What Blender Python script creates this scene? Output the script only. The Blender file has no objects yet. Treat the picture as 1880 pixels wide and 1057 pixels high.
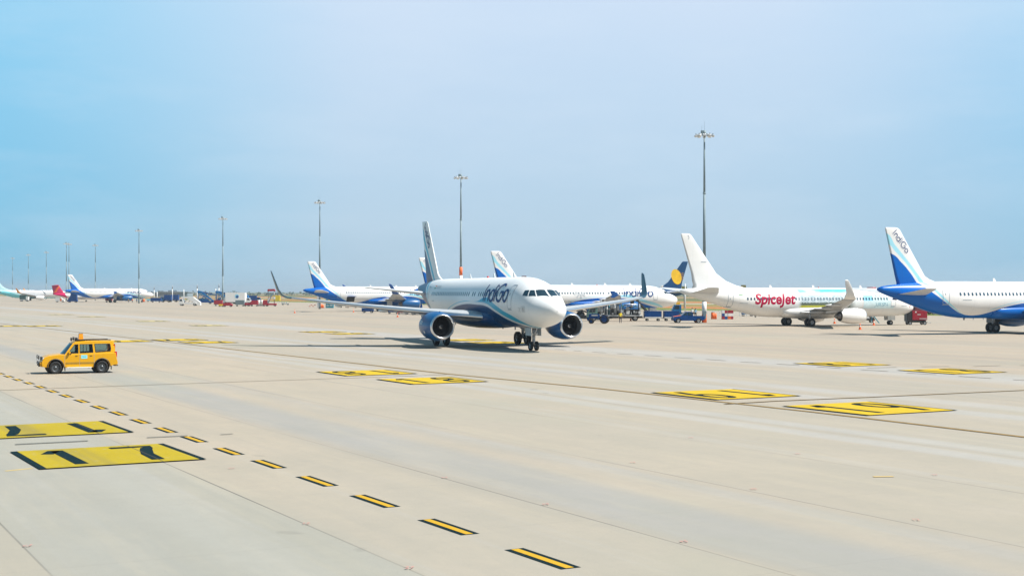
import bpy, bmesh, math, random
from mathutils import Vector, Matrix
R = math.radians
sin, cos, PI = math.sin, math.cos, math.pi
random.seed(7)
S = bpy.context.scene
COL = S.collection

# ------------------------------------------------------------------ camera
CAM_H, FPX, HOR, ROLL = 4.68, 2510.0, 535.8, 0.00117
cd = bpy.data.cameras.new('camera'); cam = bpy.data.objects.new('camera', cd); COL.objects.link(cam)
cd.sensor_width = 36; cd.lens = FPX / 1880 * 36; cd.clip_start = 0.5; cd.clip_end = 40000
cam.location = (0, 0, CAM_H)
cam.rotation_mode = 'QUATERNION'
cam.rotation_quaternion = (Matrix.Rotation(R(90) + math.atan((HOR - 528.5) / FPX), 4, 'X') @ Matrix.Rotation(ROLL, 4, 'Z')).to_quaternion()
S.camera = cam

# ------------------------------------------------------------------ light
SUN_DIR = Vector((0.60, -0.16, 0.86)).normalized()
S.view_settings.view_transform = 'Standard'; S.view_settings.look = 'None'
S.view_settings.exposure = 0.62; S.view_settings.gamma = 1
W = bpy.data.worlds.new('World'); S.world = W; W.use_nodes = True
nt = W.node_tree; nt.nodes.clear()
wo = nt.nodes.new('ShaderNodeOutputWorld'); bg = nt.nodes.new('ShaderNodeBackground')
sky = nt.nodes.new('ShaderNodeTexSky'); sky.sky_type = 'NISHITA'; sky.sun_disc = False
sky.sun_elevation = math.asin(SUN_DIR.z); sky.sun_rotation = math.atan2(SUN_DIR.x, SUN_DIR.y)
sky.air_density = 1.0; sky.dust_density = 2.0; sky.ozone_density = 2.0
bg.inputs['Strength'].default_value = 0.1
def wn(t, **k):
    n = nt.nodes.new(t)
    for a, b in k.items(): setattr(n, a, b)
    return n
# thin pale overcast veil mixed with the clear sky, thickest ahead, thinner towards both sides
tc = wn('ShaderNodeTexCoord'); sp = wn('ShaderNodeSeparateXYZ'); nt.links.new(tc.outputs['Generated'], sp.inputs[0])
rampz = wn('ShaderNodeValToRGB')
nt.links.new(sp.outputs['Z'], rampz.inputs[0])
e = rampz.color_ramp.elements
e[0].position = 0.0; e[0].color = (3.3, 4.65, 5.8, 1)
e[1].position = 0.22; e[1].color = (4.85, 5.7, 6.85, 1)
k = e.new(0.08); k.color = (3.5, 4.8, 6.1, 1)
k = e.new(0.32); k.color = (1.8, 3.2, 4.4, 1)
k = e.new(0.6); k.color = (.8, 2.2, 3.4, 1)  # dome overhead, out of view, dimmed to lessen the fill light
nz = wn('ShaderNodeTexNoise'); nz.inputs['Scale'].default_value = 3.0; nz.inputs['Detail'].default_value = 3
mapn = wn('ShaderNodeMapping'); mapn.inputs['Scale'].default_value = (1, 1, 2.5)
nt.links.new(tc.outputs['Generated'], mapn.inputs[0]); nt.links.new(mapn.outputs[0], nz.inputs['Vector'])
# azimuth factor
absx = wn('ShaderNodeMath', operation='ADD'); absx.inputs[1].default_value = -0.03
nt.links.new(sp.outputs['X'], absx.inputs[0])
sq = wn('ShaderNodeMath', operation='ABSOLUTE'); nt.links.new(absx.outputs[0], sq.inputs[0])
mr = wn('ShaderNodeMapRange'); mr.inputs[1].default_value = 0.10; mr.inputs[2].default_value = 0.46
mr.inputs[3].default_value = 0.0; mr.inputs[4].default_value = 1.0; mr.interpolation_type = 'SMOOTHSTEP'
nt.links.new(sq.outputs[0], mr.inputs[0])
adn = wn('ShaderNodeMath', operation='MULTIPLY_ADD'); adn.inputs[1].default_value = 0.35; adn.inputs[2].default_value = -0.17
nt.links.new(nz.outputs['Fac'], adn.inputs[0])
adm = wn('ShaderNodeMath', operation='ADD', use_clamp=True); nt.links.new(mr.outputs[0], adm.inputs[0]); nt.links.new(adn.outputs[0], adm.inputs[1])
side = wn('ShaderNodeMix', data_type='RGBA', blend_type='MULTIPLY')
side.inputs[7].default_value = (0.50, 0.84, .97, 1)
nt.links.new(adm.outputs[0], side.inputs[0]); nt.links.new(rampz.outputs[0], side.inputs[6])
mixs = wn('ShaderNodeMix', data_type='RGBA'); mixs.inputs[0].default_value = 0.85
nt.links.new(sky.outputs[0], mixs.inputs[6]); nt.links.new(side.outputs[2], mixs.inputs[7])
beh = wn('ShaderNodeMapRange'); beh.inputs[1].default_value = -.35; beh.inputs[2].default_value = .45; beh.inputs[3].default_value = .50; beh.inputs[4].default_value = .95  # sky behind the camera dimmed to deepen shade on facing surfaces
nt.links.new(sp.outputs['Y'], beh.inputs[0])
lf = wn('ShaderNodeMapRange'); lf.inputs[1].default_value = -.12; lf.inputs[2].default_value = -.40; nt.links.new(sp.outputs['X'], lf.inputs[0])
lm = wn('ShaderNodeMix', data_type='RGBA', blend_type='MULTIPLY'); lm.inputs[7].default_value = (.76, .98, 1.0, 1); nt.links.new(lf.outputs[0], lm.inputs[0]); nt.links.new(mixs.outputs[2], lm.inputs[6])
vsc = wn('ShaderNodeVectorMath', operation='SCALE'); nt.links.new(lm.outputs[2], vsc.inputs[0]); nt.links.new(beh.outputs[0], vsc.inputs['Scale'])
nz2 = wn('ShaderNodeTexNoise'); nz2.inputs['Scale'].default_value = 6; nz2.inputs['Detail'].default_value = 6; nz2.inputs['Roughness'].default_value = .6
mp2 = wn('ShaderNodeMapping'); mp2.inputs['Scale'].default_value = (1, 1, 4); nt.links.new(tc.outputs['Generated'], mp2.inputs[0]); nt.links.new(mp2.outputs[0], nz2.inputs['Vector'])
r2 = wn('ShaderNodeMapRange'); r2.inputs[1].default_value = .45; r2.inputs[2].default_value = .75; r2.inputs[3].default_value = 0; r2.inputs[4].default_value = .22; nt.links.new(nz2.outputs['Fac'], r2.inputs[0])
m2 = wn('ShaderNodeMix', data_type='RGBA'); m2.inputs[7].default_value = (4.7, 5.5, 6.3, 1); nt.links.new(r2.outputs[0], m2.inputs[0]); nt.links.new(vsc.outputs[0], m2.inputs[6])
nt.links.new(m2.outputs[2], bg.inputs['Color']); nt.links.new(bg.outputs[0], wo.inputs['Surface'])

sl = bpy.data.lights.new('sun', 'SUN'); sl.energy = 4.7; sl.angle = R(0.5); sl.color = (1, 0.95, 0.87)
so = bpy.data.objects.new('sun', sl); COL.objects.link(so)
so.rotation_euler = SUN_DIR.to_track_quat('Z', 'Y').to_euler(); so.location = (50, 0, 200)

# ------------------------------------------------------------------ helpers
def gp(u, v, z=0.0):
    "ground point seen at photo pixel (u, v)"
    du, dv = u - 940, v - HOR; c, s = cos(ROLL), sin(ROLL)
    a = du * c + dv * s; b = -du * s + dv * c
    Y = FPX * CAM_H / b
    return Vector((a * Y / FPX, Y, z))
MATS = {}
def mat(name, col, rough=0.5, metal=0.0, var=0.08, scale=3.0, coat=0.0, spec=0.5, bump=0.0):
    if name in MATS: return MATS[name]
    m = bpy.data.materials.new(name); m.use_nodes = True; n = m.node_tree; b = n.nodes['Principled BSDF']
    b.inputs['Roughness'].default_value = rough; b.inputs['Metallic'].default_value = metal
    b.inputs['Coat Weight'].default_value = coat; b.inputs['Specular IOR Level'].default_value = spec
    t = n.nodes.new('ShaderNodeTexCoord'); z = n.nodes.new('ShaderNodeTexNoise'); z.inputs['Scale'].default_value = scale; z.inputs['Detail'].default_value = 5
    r = n.nodes.new('ShaderNodeValToRGB'); r.color_ramp.elements[0].position = .3; r.color_ramp.elements[1].position = .7
    r.color_ramp.elements[0].color = tuple(c * (1 - var) for c in col) + (1,); r.color_ramp.elements[1].color = tuple(min(1, c * (1 + var)) for c in col) + (1,)
    n.links.new(t.outputs['Object'], z.inputs['Vector']); n.links.new(z.outputs['Fac'], r.inputs[0]); n.links.new(r.outputs[0], b.inputs['Base Color'])
    if bump:
        bp = n.nodes.new('ShaderNodeBump'); bp.inputs['Strength'].default_value = bump; n.links.new(z.outputs['Fac'], bp.inputs['Height']); n.links.new(bp.outputs[0], b.inputs['Normal'])
    MATS[name] = m; return m
white = mat('white_paint', (.80, .80, .79), .35, coat=.3, var=.03)
offw = mat('dull_white_paint', (.66, .67, .66), .5, var=.1)
grey = mat('wing_grey', (.40, .42, .44), .4, var=.06)
lgrey = mat('light_grey_paint', (.58, .60, .62), .4, var=.05)
navy = mat('indigo_blue', (.0, .065, .26), .4, coat=.1, var=.05)
darkblue = mat('engine_blue', (.0, .085, .26), .35, coat=.1, var=.05)
cyan = mat('sky_blue_paint', (.28, .62, .80), .35)
textblue = mat('lettering_blue', (.0, .045, .19), .5, spec=.2)
silver = mat('bare_metal', (.72, .73, .75), .28, 1.0, var=.05)
steel = mat('dull_steel', (.30, .31, .32), .45, .7)
dark = mat('dark_cavity', (.012, .013, .015), .7)
glass = mat('dark_glass', (.012, .03, .045), .08, var=.2, spec=.8)
cglass = mat('cabin_window_glass', (.05, .10, .15), .15, var=.2)
rubber = mat('rubber', (.015, .016, .018), .8)
hubm = mat('wheel_hub', (.45, .46, .47), .4, .5)
seam = mat('panel_seam', (.30, .36, .42), .6)
red = mat('red_paint', (.34, .008, .025), .4, var=.12)
orange = mat('safety_orange', (.80, .14, .02), .55, var=.1)
yellow = mat('suv_yellow', (.68, .345, .0), .32, coat=.12, var=.03)
eqblue = mat('equipment_blue', (.0, .045, .19), .55, var=.2, spec=.2)
skyb = mat('equipment_sky_blue', (.005, .13, .34), .5, var=.25, spec=.2)
black = mat('black_plastic', (.02, .02, .022), .5)
signy = mat('yellow_panel', (.75, .52, .01), .5)
galv = mat('galvanised_steel', (.19, .26, .29), .6, .0, var=.12, scale=1.5)
teal = mat('cabinet_teal', (.02, .22, .30), .5)
skin = mat('skin', (.22, .11, .06), .6)
hivis = mat('hi_vis_yellow', (.80, .62, .02), .7)
trous = mat('dark_trousers', (.02, .025, .05), .9)
redl = mat('tail_lamp_red', (.5, .01, .01), .2)
lamp = mat('lamp_lens', (.7, .72, .72), .1, var=.1)
woodt = mat('rust_brown', (.20, .06, .03), .7, var=.3)

def tag(o, label=None, cat=None, group=None, kind=None):
    if label: o['label'] = label
    if cat: o['category'] = cat
    if group: o['group'] = group
    if kind: o['kind'] = kind
    return o
def thing(name, label, cat, loc=(0, 0, 0), rz=0.0, group=None):
    o = bpy.data.objects.new(name, None); COL.objects.link(o); o.location = loc; o.rotation_euler = (0, 0, rz)
    o.empty_display_size = .5
    return tag(o, label, cat, group)
def link(name, me, parent=None, loc=(0, 0, 0)):
    o = bpy.data.objects.new(name, me); COL.objects.link(o); o.parent = parent; o.location = loc
    return o
def copy_tree(o, parent=None, kids=None):
    kids = kids if kids is not None else KIDS()
    c = o.copy(); COL.objects.link(c); c.parent = parent
    for ch in kids.get(o.name, []): copy_tree(ch, c, kids)
    return c
def KIDS():
    d = {}
    for x in COL.objects:
        if x.parent: d.setdefault(x.parent.name, []).append(x)
    return d

class MB:
    def __init__(s): s.bm = bmesh.new(); s.mats = []; s.cur = 0
    def m(s, mt):
        if mt not in s.mats: s.mats.append(mt)
        s.cur = s.mats.index(mt); return s
    def _fin(s, vs, M):
        if M is not None: bmesh.ops.transform(s.bm, matrix=M, verts=vs)
    def box(s, x0, x1, y0, y1, z0, z1, bev=0.0, M=None):
        n0 = len(s.bm.faces); s.bm.verts.index_update()
        r = bmesh.ops.create_cube(s.bm, size=1)
        for v in r['verts']: v.co = Vector(((x0 + x1) / 2 + v.co.x * (x1 - x0), (y0 + y1) / 2 + v.co.y * (y1 - y0), (z0 + z1) / 2 + v.co.z * (z1 - z0)))
        vs = r['verts']
        if bev:
            es = list({e for v in vs for e in v.link_edges})
            q = bmesh.ops.bevel(s.bm, geom=es, offset=bev, segments=2, affect='EDGES', clamp_overlap=True)
            vs = list({v for v in q['verts']} | {v for v in vs if v.is_valid})
        s._fin(vs, M)
        for f in {f for v in vs for f in v.link_faces}: f.material_index = s.cur
        return s
    def cyl(s, p0, p1, r0, r1=None, seg=16, cap=True):
        r1 = r0 if r1 is None else r1
        p0, p1 = Vector(p0), Vector(p1); d = (p1 - p0); L = d.length; d.normalize()
        a = d.orthogonal().normalized(); b = d.cross(a)
        A = [s.bm.verts.new(p0 + (a * cos(t) + b * sin(t)) * r0) for t in [2 * PI * i / seg for i in range(seg)]]
        B = [s.bm.verts.new(p1 + (a * cos(t) + b * sin(t)) * r1) for t in [2 * PI * i / seg for i in range(seg)]]
        for i in range(seg):
            f = s.bm.faces.new((A[i], A[(i + 1) % seg], B[(i + 1) % seg], B[i])); f.material_index = s.cur; f.smooth = seg > 6
        if cap:
            for ring in (A[::-1], B):
                f = s.bm.faces.new(ring); f.material_index = s.cur
        return s
    def poly(s, pts, smooth=False):
        f = s.bm.faces.new([s.bm.verts.new(p) for p in pts]); f.material_index = s.cur; f.smooth = smooth; return s
    def prism(s, prof, y0, y1, ins=0.0, zmid=None, bev=0.0):
        "prof in (x,z); extruded in y"
        A = [s.bm.verts.new((x, y0, z)) for x, z in prof]; B = [s.bm.verts.new((x, y1, z)) for x, z in prof]
        n = len(prof); fs = [s.bm.faces.new(A), s.bm.faces.new(B[::-1])]
        for i in range(n): fs.append(s.bm.faces.new((A[i], B[i], B[(i + 1) % n], A[(i + 1) % n])))
        if bev:
            es = list({e for f in fs[:2] for e in f.edges})
            q = bmesh.ops.bevel(s.bm, geom=es, offset=bev, segments=2, affect='EDGES', clamp_overlap=True)
            fs = [f for f in fs if f.is_valid] + q['faces']
        for f in fs: f.material_index = s.cur
        return s
    def loft(s, secs, cap0=True, cap1=True, smooth=True, closed=True):
        rings = [[s.bm.verts.new(p) for p in sec] for sec in secs]; n = len(rings[0])
        for a, b in zip(rings, rings[1:]):
            for i in range(n if closed else n - 1):
                f = s.bm.faces.new((a[i], a[(i + 1) % n], b[(i + 1) % n], b[i])); f.material_index = s.cur; f.smooth = smooth
        if cap0: f = s.bm.faces.new(rings[0][::-1]); f.material_index = s.cur
        if cap1: f = s.bm.faces.new(rings[-1]); f.material_index = s.cur
        return s
    def lathe(s, prof, org=(0, 0, 0), axis='x', seg=40, smooth=True):
        "prof: (along, radius)"
        o = Vector(org); rings = []
        for a, r in prof:
            ring = []
            for i in range(seg):
                t = 2 * PI * i / seg
                if axis == 'x': p = (a, r * cos(t), r * sin(t))
                elif axis == 'y': p = (r * cos(t), a, r * sin(t))
                else: p = (r * cos(t), r * sin(t), a)
                ring.append(s.bm.verts.new(o + Vector(p)))
            rings.append(ring)
        for a, b in zip(rings, rings[1:]):
            for i in range(seg):
                f = s.bm.faces.new((a[i], a[(i + 1) % seg], b[(i + 1) % seg], b[i])); f.material_index = s.cur; f.smooth = smooth
        return s
    def wheel(s, c, r, w, hub=hubm, tyre=rubber, hr=.5, seg=24):
        s.m(tyre); y0, y1 = -w / 2, w / 2
        s.lathe([(y0 * .55, r * hr), (y0 * .9, r * (hr + .12)), (y0, r * .86), (y0 * .72, r * .98), (0, r), (y1 * .72, r * .98), (y1, r * .86), (y1 * .9, r * (hr + .12)), (y1 * .55, r * hr)], c, 'y', seg)
        s.m(hub)
        for sg in (-1, 1):
            s.lathe([(sg * w * .27, r * hr), (sg * w * .18, r * hr * .8), (sg * w * .2, r * .2), (sg * w * .36, r * .16), (sg * w * .36, .0005)], c, 'y', seg)
        return s
    def mesh(s, name, rn=True):
        if rn: bmesh.ops.recalc_face_normals(s.bm, faces=s.bm.faces[:])
        me = bpy.data.meshes.new(name); s.bm.to_mesh(me); s.bm.free()
        for m_ in s.mats: me.materials.append(m_)
        return me
    def build(s, name, parent=None, loc=(0, 0, 0), rn=True): return link(name, s.mesh(name, rn), parent, loc)

def pchip(pts):
    xs = [p[0] for p in pts]; ys = [p[1] for p in pts]; n = len(xs)
    h = [xs[i + 1] - xs[i] for i in range(n - 1)]; d = [(ys[i + 1] - ys[i]) / h[i] for i in range(n - 1)]
    m = [0.0] * n; m[0] = d[0]; m[-1] = d[-1]
    for i in range(1, n - 1):
        if d[i - 1] * d[i] > 0:
            w1 = 2 * h[i] + h[i - 1]; w2 = h[i] + 2 * h[i - 1]; m[i] = (w1 + w2) / (w1 / d[i - 1] + w2 / d[i])
    def f(x):
        if x <= xs[0]: return ys[0]
        if x >= xs[-1]: return ys[-1]
        i = 0
        while x > xs[i + 1]: i += 1
        t = (x - xs[i]) / h[i]
        return (ys[i] * (1 + 2 * t) * (1 - t) ** 2 + h[i] * m[i] * t * (1 - t) ** 2 + ys[i + 1] * t * t * (3 - 2 * t) + h[i] * m[i + 1] * t * t * (t - 1))
    return f

# ---------------------------------------------------------------- lettering
def arc(cx, cy, rx, ry, a0, a1, n=18): return [(cx + rx * cos(R(a0 + (a1 - a0) * i / n)), cy + ry * sin(R(a0 + (a1 - a0) * i / n))) for i in range(n + 1)]
GL = {
 'I': (.12, [[(0, 0), (0, 1)]]),
 'n': (.50, [[(0, 0), (0, .62)], arc(.25, .37, .25, .25, 180, 0, 12) + [(.5, 0)]]),
 'd': (.62, [arc(.31, .31, .31, .31, 0, 360, 24), [(.62, 0), (.62, 1)]]),
 'i': (.12, [[(.06, 0), (.06, .62)], [(.06, .82), (.06, .92)]]),
 'G': (.98, [arc(.5, .5, .5, .5, 42, 360, 30) + [(.55, .5)]]),
 'o': (.62, [arc(.31, .31, .31, .31, 0, 360, 24)]),
}
def word_strokes(word, gap=.22):
    x = 0; out = []
    for ch in word:
        w, st = GL[ch]
        for s_ in st: out.append([(x + a, b) for a, b in s_])
        x += w + gap
    return out, x - gap
def resample(pl, step):
    out = [pl[0]]
    for a, b in zip(pl, pl[1:]):
        L = math.hypot(b[0] - a[0], b[1] - a[1]); n = max(1, int(L / step + .5))
        for i in range(1, n + 1): out.append((a[0] + (b[0] - a[0]) * i / n, a[1] + (b[1] - a[1]) * i / n))
    return out
def ribbon(mb, pl, w, M, step=.08, lift=0.0):
    pl = resample(pl, step); L = []; Rr = []
    for i, p in enumerate(pl):
        a = pl[max(0, i - 1)]; b = pl[min(len(pl) - 1, i + 1)]
        if pl[0] == pl[-1] or math.hypot(pl[0][0] - pl[-1][0], pl[0][1] - pl[-1][1]) < 1e-6:
            if i == 0: a = pl[-2]
            if i == len(pl) - 1: b = pl[1]
        dx, dy = b[0] - a[0], b[1] - a[1]; l = math.hypot(dx, dy) or 1; nx, ny = -dy / l * w / 2, dx / l * w / 2
        L.append(mb.bm.verts.new(M(p[0] + nx, p[1] + ny, lift))); Rr.append(mb.bm.verts.new(M(p[0] - nx, p[1] - ny, lift)))
    for i in range(len(pl) - 1):
        f = mb.bm.faces.new((L[i], Rr[i], Rr[i + 1], L[i + 1])); f.material_index = mb.cur; f.smooth = True
def strokes_on(mb, strokes, w, scale, org, M, shear=0.0, step=.08):
    for k, s_ in enumerate(strokes):
        ribbon(mb, [(org[0] + (a + b * shear) * scale, org[1] + b * scale) for a, b in s_], w * scale, M, step, .003 * k)
def font_on(mb, text, size, org, M, shear=0.0, xs=1.0, cut=.2, bold=0.0):
    "built-in outline font, cut into strips and laid on a surface; org = left end of the baseline"
    cu = bpy.data.curves.new('txt', 'FONT'); cu.body = text; cu.size = 1; cu.shear = shear; cu.offset = bold; cu.resolution_u = 4
    ob = bpy.data.objects.new('txt', cu); COL.objects.link(ob)
    dg = bpy.context.evaluated_depsgraph_get(); me = bpy.data.meshes.new_from_object(ob.evaluated_get(dg))
    COL.objects.unlink(ob); bpy.data.objects.remove(ob); bpy.data.curves.remove(cu)
    b = bmesh.new(); b.from_mesh(me); bpy.data.meshes.remove(me)
    for v in b.verts: v.co = Vector((v.co.x * size * xs, v.co.y * size, 0))
    if cut and b.verts:
        lo = min(v.co.y for v in b.verts); hi = max(v.co.y for v in b.verts); y = lo + cut
        while y < hi:
            bmesh.ops.bisect_plane(b, geom=b.verts[:] + b.edges[:] + b.faces[:], plane_co=(0, y, 0), plane_no=(0, 1, 0)); y += cut
    vm = {v: mb.bm.verts.new(M(org[0] + v.co.x, org[1] + v.co.y, 0)) for v in b.verts}
    for f in b.faces:
        try:
            g = mb.bm.faces.new([vm[v] for v in f.verts]); g.material_index = mb.cur
        except ValueError: pass
    b.free()

# ---------------------------------------------------------------- liveries
def livery(name, base, layers, rough=.33, dirt=.06):
    "layers: (colour, [(x,z)...]) painted wherever z lies below the curve over x"
    m = bpy.data.materials.new(name); m.use_nodes = True; n = m.node_tree; b = n.nodes['Principled BSDF']
    b.inputs['Roughness'].default_value = rough; b.inputs['Coat Weight'].default_value = .0; b.inputs['Specular IOR Level'].default_value = .22
    t = n.nodes.new('ShaderNodeTexCoord'); sx = n.nodes.new('ShaderNodeSeparateXYZ'); n.links.new(t.outputs['Object'], sx.inputs[0])
    cur = None
    rgb = n.nodes.new('ShaderNodeRGB'); rgb.outputs[0].default_value = (*base, 1); cur = rgb.outputs[0]
    mrx = n.nodes.new('ShaderNodeMapRange'); mrx.inputs[1].default_value = -45; mrx.inputs[2].default_value = 0; n.links.new(sx.outputs[0], mrx.inputs[0])
    for col, pts in layers:
        fc = n.nodes.new('ShaderNodeFloatCurve'); c = fc.mapping.curves[0]; fc.mapping.use_clip = False
        P = sorted([((x + 45) / 45, z / 14) for x, z in pts])
        c.points[0].location = P[0]; c.points[1].location = P[-1]
        for q in P[1:-1]: c.points.new(*q)
        fc.mapping.update(); n.links.new(mrx.outputs[0], fc.inputs['Value'])
        dv = n.nodes.new('ShaderNodeMath'); dv.operation = 'DIVIDE'; dv.inputs[1].default_value = 14; n.links.new(sx.outputs[2], dv.inputs[0])
        lt = n.nodes.new('ShaderNodeMath'); lt.operation = 'LESS_THAN'; n.links.new(dv.outputs[0], lt.inputs[0]); n.links.new(fc.outputs[0], lt.inputs[1])
        mx = n.nodes.new('ShaderNodeMix'); mx.data_type = 'RGBA'; n.links.new(lt.outputs[0], mx.inputs[0]); n.links.new(cur, mx.inputs[6]); mx.inputs[7].default_value = (*col, 1)
        cur = mx.outputs[2]
    nz = n.nodes.new('ShaderNodeTexNoise'); nz.inputs['Scale'].default_value = .8; nz.inputs['Detail'].default_value = 6
    mp = n.nodes.new('ShaderNodeMapping'); mp.inputs['Scale'].default_value = (.35, 1, 1); n.links.new(t.outputs['Object'], mp.inputs[0]); n.links.new(mp.outputs[0], nz.inputs['Vector'])
    r = n.nodes.new('ShaderNodeMapRange'); r.inputs[1].default_value = .3; r.inputs[2].default_value = .7; r.inputs[3].default_value = 1 - dirt; r.inputs[4].default_value = 1.0
    n.links.new(nz.outputs['Fac'], r.inputs[0])
    # panel joints around the barrel, every 2.1 m
    wv = n.nodes.new('ShaderNodeMath'); wv.operation = 'PINGPONG'; wv.inputs[1].default_value = 1.07; n.links.new(sx.outputs[0], wv.inputs[0])
    ln = n.nodes.new('ShaderNodeMath'); ln.operation = 'LESS_THAN'; ln.inputs[1].default_value = .014; n.links.new(wv.outputs[0], ln.inputs[0])
    l2 = n.nodes.new('ShaderNodeMath'); l2.operation = 'MULTIPLY_ADD'; l2.inputs[1].default_value = -.16; l2.inputs[2].default_value = 1; n.links.new(ln.outputs[0], l2.inputs[0])
    mu = n.nodes.new('ShaderNodeMath'); mu.operation = 'MULTIPLY'; n.links.new(r.outputs[0], mu.inputs[0]); n.links.new(l2.outputs[0], mu.inputs[1])
    vm = n.nodes.new('ShaderNodeVectorMath'); vm.operation = 'SCALE'; n.links.new(cur, vm.inputs[0]); n.links.new(mu.outputs[0], vm.inputs['Scale'])
    n.links.new(vm.outputs[0], b.inputs['Base Color'])
    return m
WH, NB, LB, TB = (.80, .80, .80), (.004, .085, .42), (.33, .70, .86), (.05, .30, .50)
hump = [(-32.2, 5.6), (-31.6, 5.06), (-29.6, 3.7), (-28.1, 2.78), (-26.9, 2.32), (-26.0, 2.15), (-24.6, 2.15), (-22.9, 2.55), (-20.4, 3.2), (-17, 3.6), (-13.4, 3.6), (-11.2, 3.5), (-9, 2.98), (-7, 2.42), (-5.5, 2.08), (-4, 1.8), (-3, 1.4), (0, 1.0)]
nav = [(-45, 9.05), (-36.5, 9.05), (-36.0, 9.0), (-34.4, 7.95), (-33.3, 6.9)] + hump
def off(pts, d): return [(x, z + d(x)) for x, z in pts]
lin = lambda a, b, x: 0 if x < a else 1 if x > b else (x - a) / (b - a)
lbU = [(-45, 11.2), (-36.6, 11.2), (-35.3, 9.9), (-33.8, 8.4), (-32.4, 6.9), (-31.4, 5.8), (-30.6, 5.06), (-29.2, 3.75), (-28.0, 2.92), (-27, 2.40), (-26, 2.16), (-24.6, 2.16)] + [(x, z + .72) if -12 < x < -4.2 else (x, z + (.3 if x < -12.5 else .5)) for x, z in hump[7:]]
lbL = [(-45, 10.0), (-36.3, 10.0), (-35.3, 9.2), (-33.8, 7.85), (-32.4, 6.3), (-31.8, 5.6), (-31.0, 5.0), (-29.5, 3.7), (-28.1, 2.85), (-27, 2.36), (-26, 2.155), (-24.6, 2.155)] + [(x, z + .24) for x, z in hump[7:]]
WH, NB, LB, TB = (.80, .80, .80), (.0, .125, .50), (.36, .72, .86), (.05, .30, .50)
liv_indigo = livery('white_and_indigo_livery', WH, [(LB, lbU), (WH, lbL), (NB, nav)])
liv_indigo_shaded = livery('white_and_indigo_livery_shaded', (.81, .82, .82), [((.05, .46, .66), lbU), ((.81, .82, .82), lbL), ((.0, .06, .18), nav)])  # same livery, shade of the sunless flank put into its darker blues
liv_white = livery('plain_white_livery', (.82, .82, .81), [])
liv_navy = livery('navy_tail_livery', (.80, .78, .72), [((.008, .06, .17), [(-45, 20), (-27, 20), (-25.5, 2.2), (0, 1.0)])])
liv_aqua = livery('white_and_aqua_livery', (.80, .80, .80), [((.55, .82, .84), [(-45, 14), (-31.5, 14), (-28, 5.4), (-22, 3.0), (-17, 1.75), (-8, 1.75), (0, 1)]), ((.18, .62, .70), [(-45, 6), (-30, 4.5), (-24, 2.7), (-18, 1.8), (-8, 1.65), (0, 1)])])
liv_atr = livery('white_and_magenta_livery', (.80, .80, .80), [((.62, .01, .12), [(-45, 14), (-24, 14), (-21, 3.0), (-18.5, 1.4), (0, 1.2)])])

# ---------------------------------------------------------------- aircraft
class Hull:
    def __init__(s, top, bot, hw):
        s.T, s.B, s.H = pchip(sorted(top)), pchip(sorted(bot)), pchip(sorted(hw)); s.x0 = min(p[0] for p in top); s.x1 = 0
    def at(s, x): t, b = s.T(x), s.B(x); return (t + b) / 2, max((t - b) / 2, 1e-3), max(s.H(x), 1e-3)
    def P(s, x, th, side=-1, lift=0.0):
        mid, hh, hw = s.at(x); n = Vector((0, side * cos(th) / hw, sin(th) / hh)).normalized()
        return Vector((x, side * hw * cos(th), mid + hh * sin(th))) + n * lift
    def th(s, x, z):
        mid, hh, hw = s.at(x); return math.asin(max(-1, min(1, (z - mid) / hh)))
    def onxz(s, x, z, side=-1, lift=.01): return s.P(x, s.th(x, z), side, lift)
    def map(s, x0, zb, side=-1, lift=.012):
        "(u,v) measured along / around the hull from a point at height zb; u runs to the right for a viewer of that side"
        def M(u, v, l=0.0):
            x = x0 + (u if side < 0 else -u); mid, hh, hw = s.at(x)
            return s.P(x, s.th(x, zb) + v / ((hh + hw) / 2), side, lift + l)
        return M
    def fromyz(s, y, z):
        lo, hi = -6.0, 0.0
        for _ in range(40):
            x = (lo + hi) / 2; mid, hh, hw = s.at(x)
            if (y / hw) ** 2 + ((z - mid) / hh) ** 2 < 1: lo = x
            else: hi = x
        mid, hh, hw = s.at(lo); return lo, math.atan2((z - mid) / hh, y / hw)
    def hullmesh(s, mt, name, n=56):
        mb = MB().m(mt); xs = [0.0]
        for v in (.03, .08, .16, .28, .45, .65, .9, 1.15, 1.4, 1.7, 2.0, 2.3, 2.6, 2.9, 3.3, 3.7, 4.2, 4.8, 5.5, 6.3): xs.append(-v)
        x = -7.3
        while x > s.x0 + .5: xs.append(x); x -= .9
        xs.append(s.x0)
        mb.loft([[s.P(x, 2 * PI * i / n, 1) for i in range(n)] for x in xs])
        return mb.mesh(name)
H320 = Hull(
  [(0, 3.22), (-.04, 3.42), (-.15, 3.62), (-.5, 3.92), (-1.0, 4.17), (-1.6, 4.40), (-2.0, 4.58), (-2.6, 4.92), (-3.3, 5.27), (-4.3, 5.60), (-5.5, 5.81), (-7, 5.90), (-12, 5.92), (-27, 5.92), (-31, 5.86), (-34, 5.66), (-36.5, 5.40), (-37.4, 5.28), (-37.57, 5.16)],
  [(0, 3.2), (-.04, 3.0), (-.15, 2.82), (-.5, 2.53), (-1, 2.3), (-2, 2.03), (-3.5, 1.84), (-5, 1.78), (-12, 1.78), (-24, 1.78), (-26, 1.82), (-28, 2.02), (-30.2, 2.45), (-32.3, 3.05), (-33.7, 3.5), (-35, 3.95), (-37.4, 4.74), (-37.57, 4.86)],
  [(0, .01), (-.04, .20), (-.15, .42), (-.5, .79), (-1, 1.12), (-2, 1.52), (-3.5, 1.84), (-5, 1.95), (-6.5, 1.975), (-23, 1.975), (-25, 1.95), (-28, 1.72), (-31, 1.32), (-34, .83), (-36.5, .42), (-37.4, .27), (-37.57, .16)])
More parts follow.
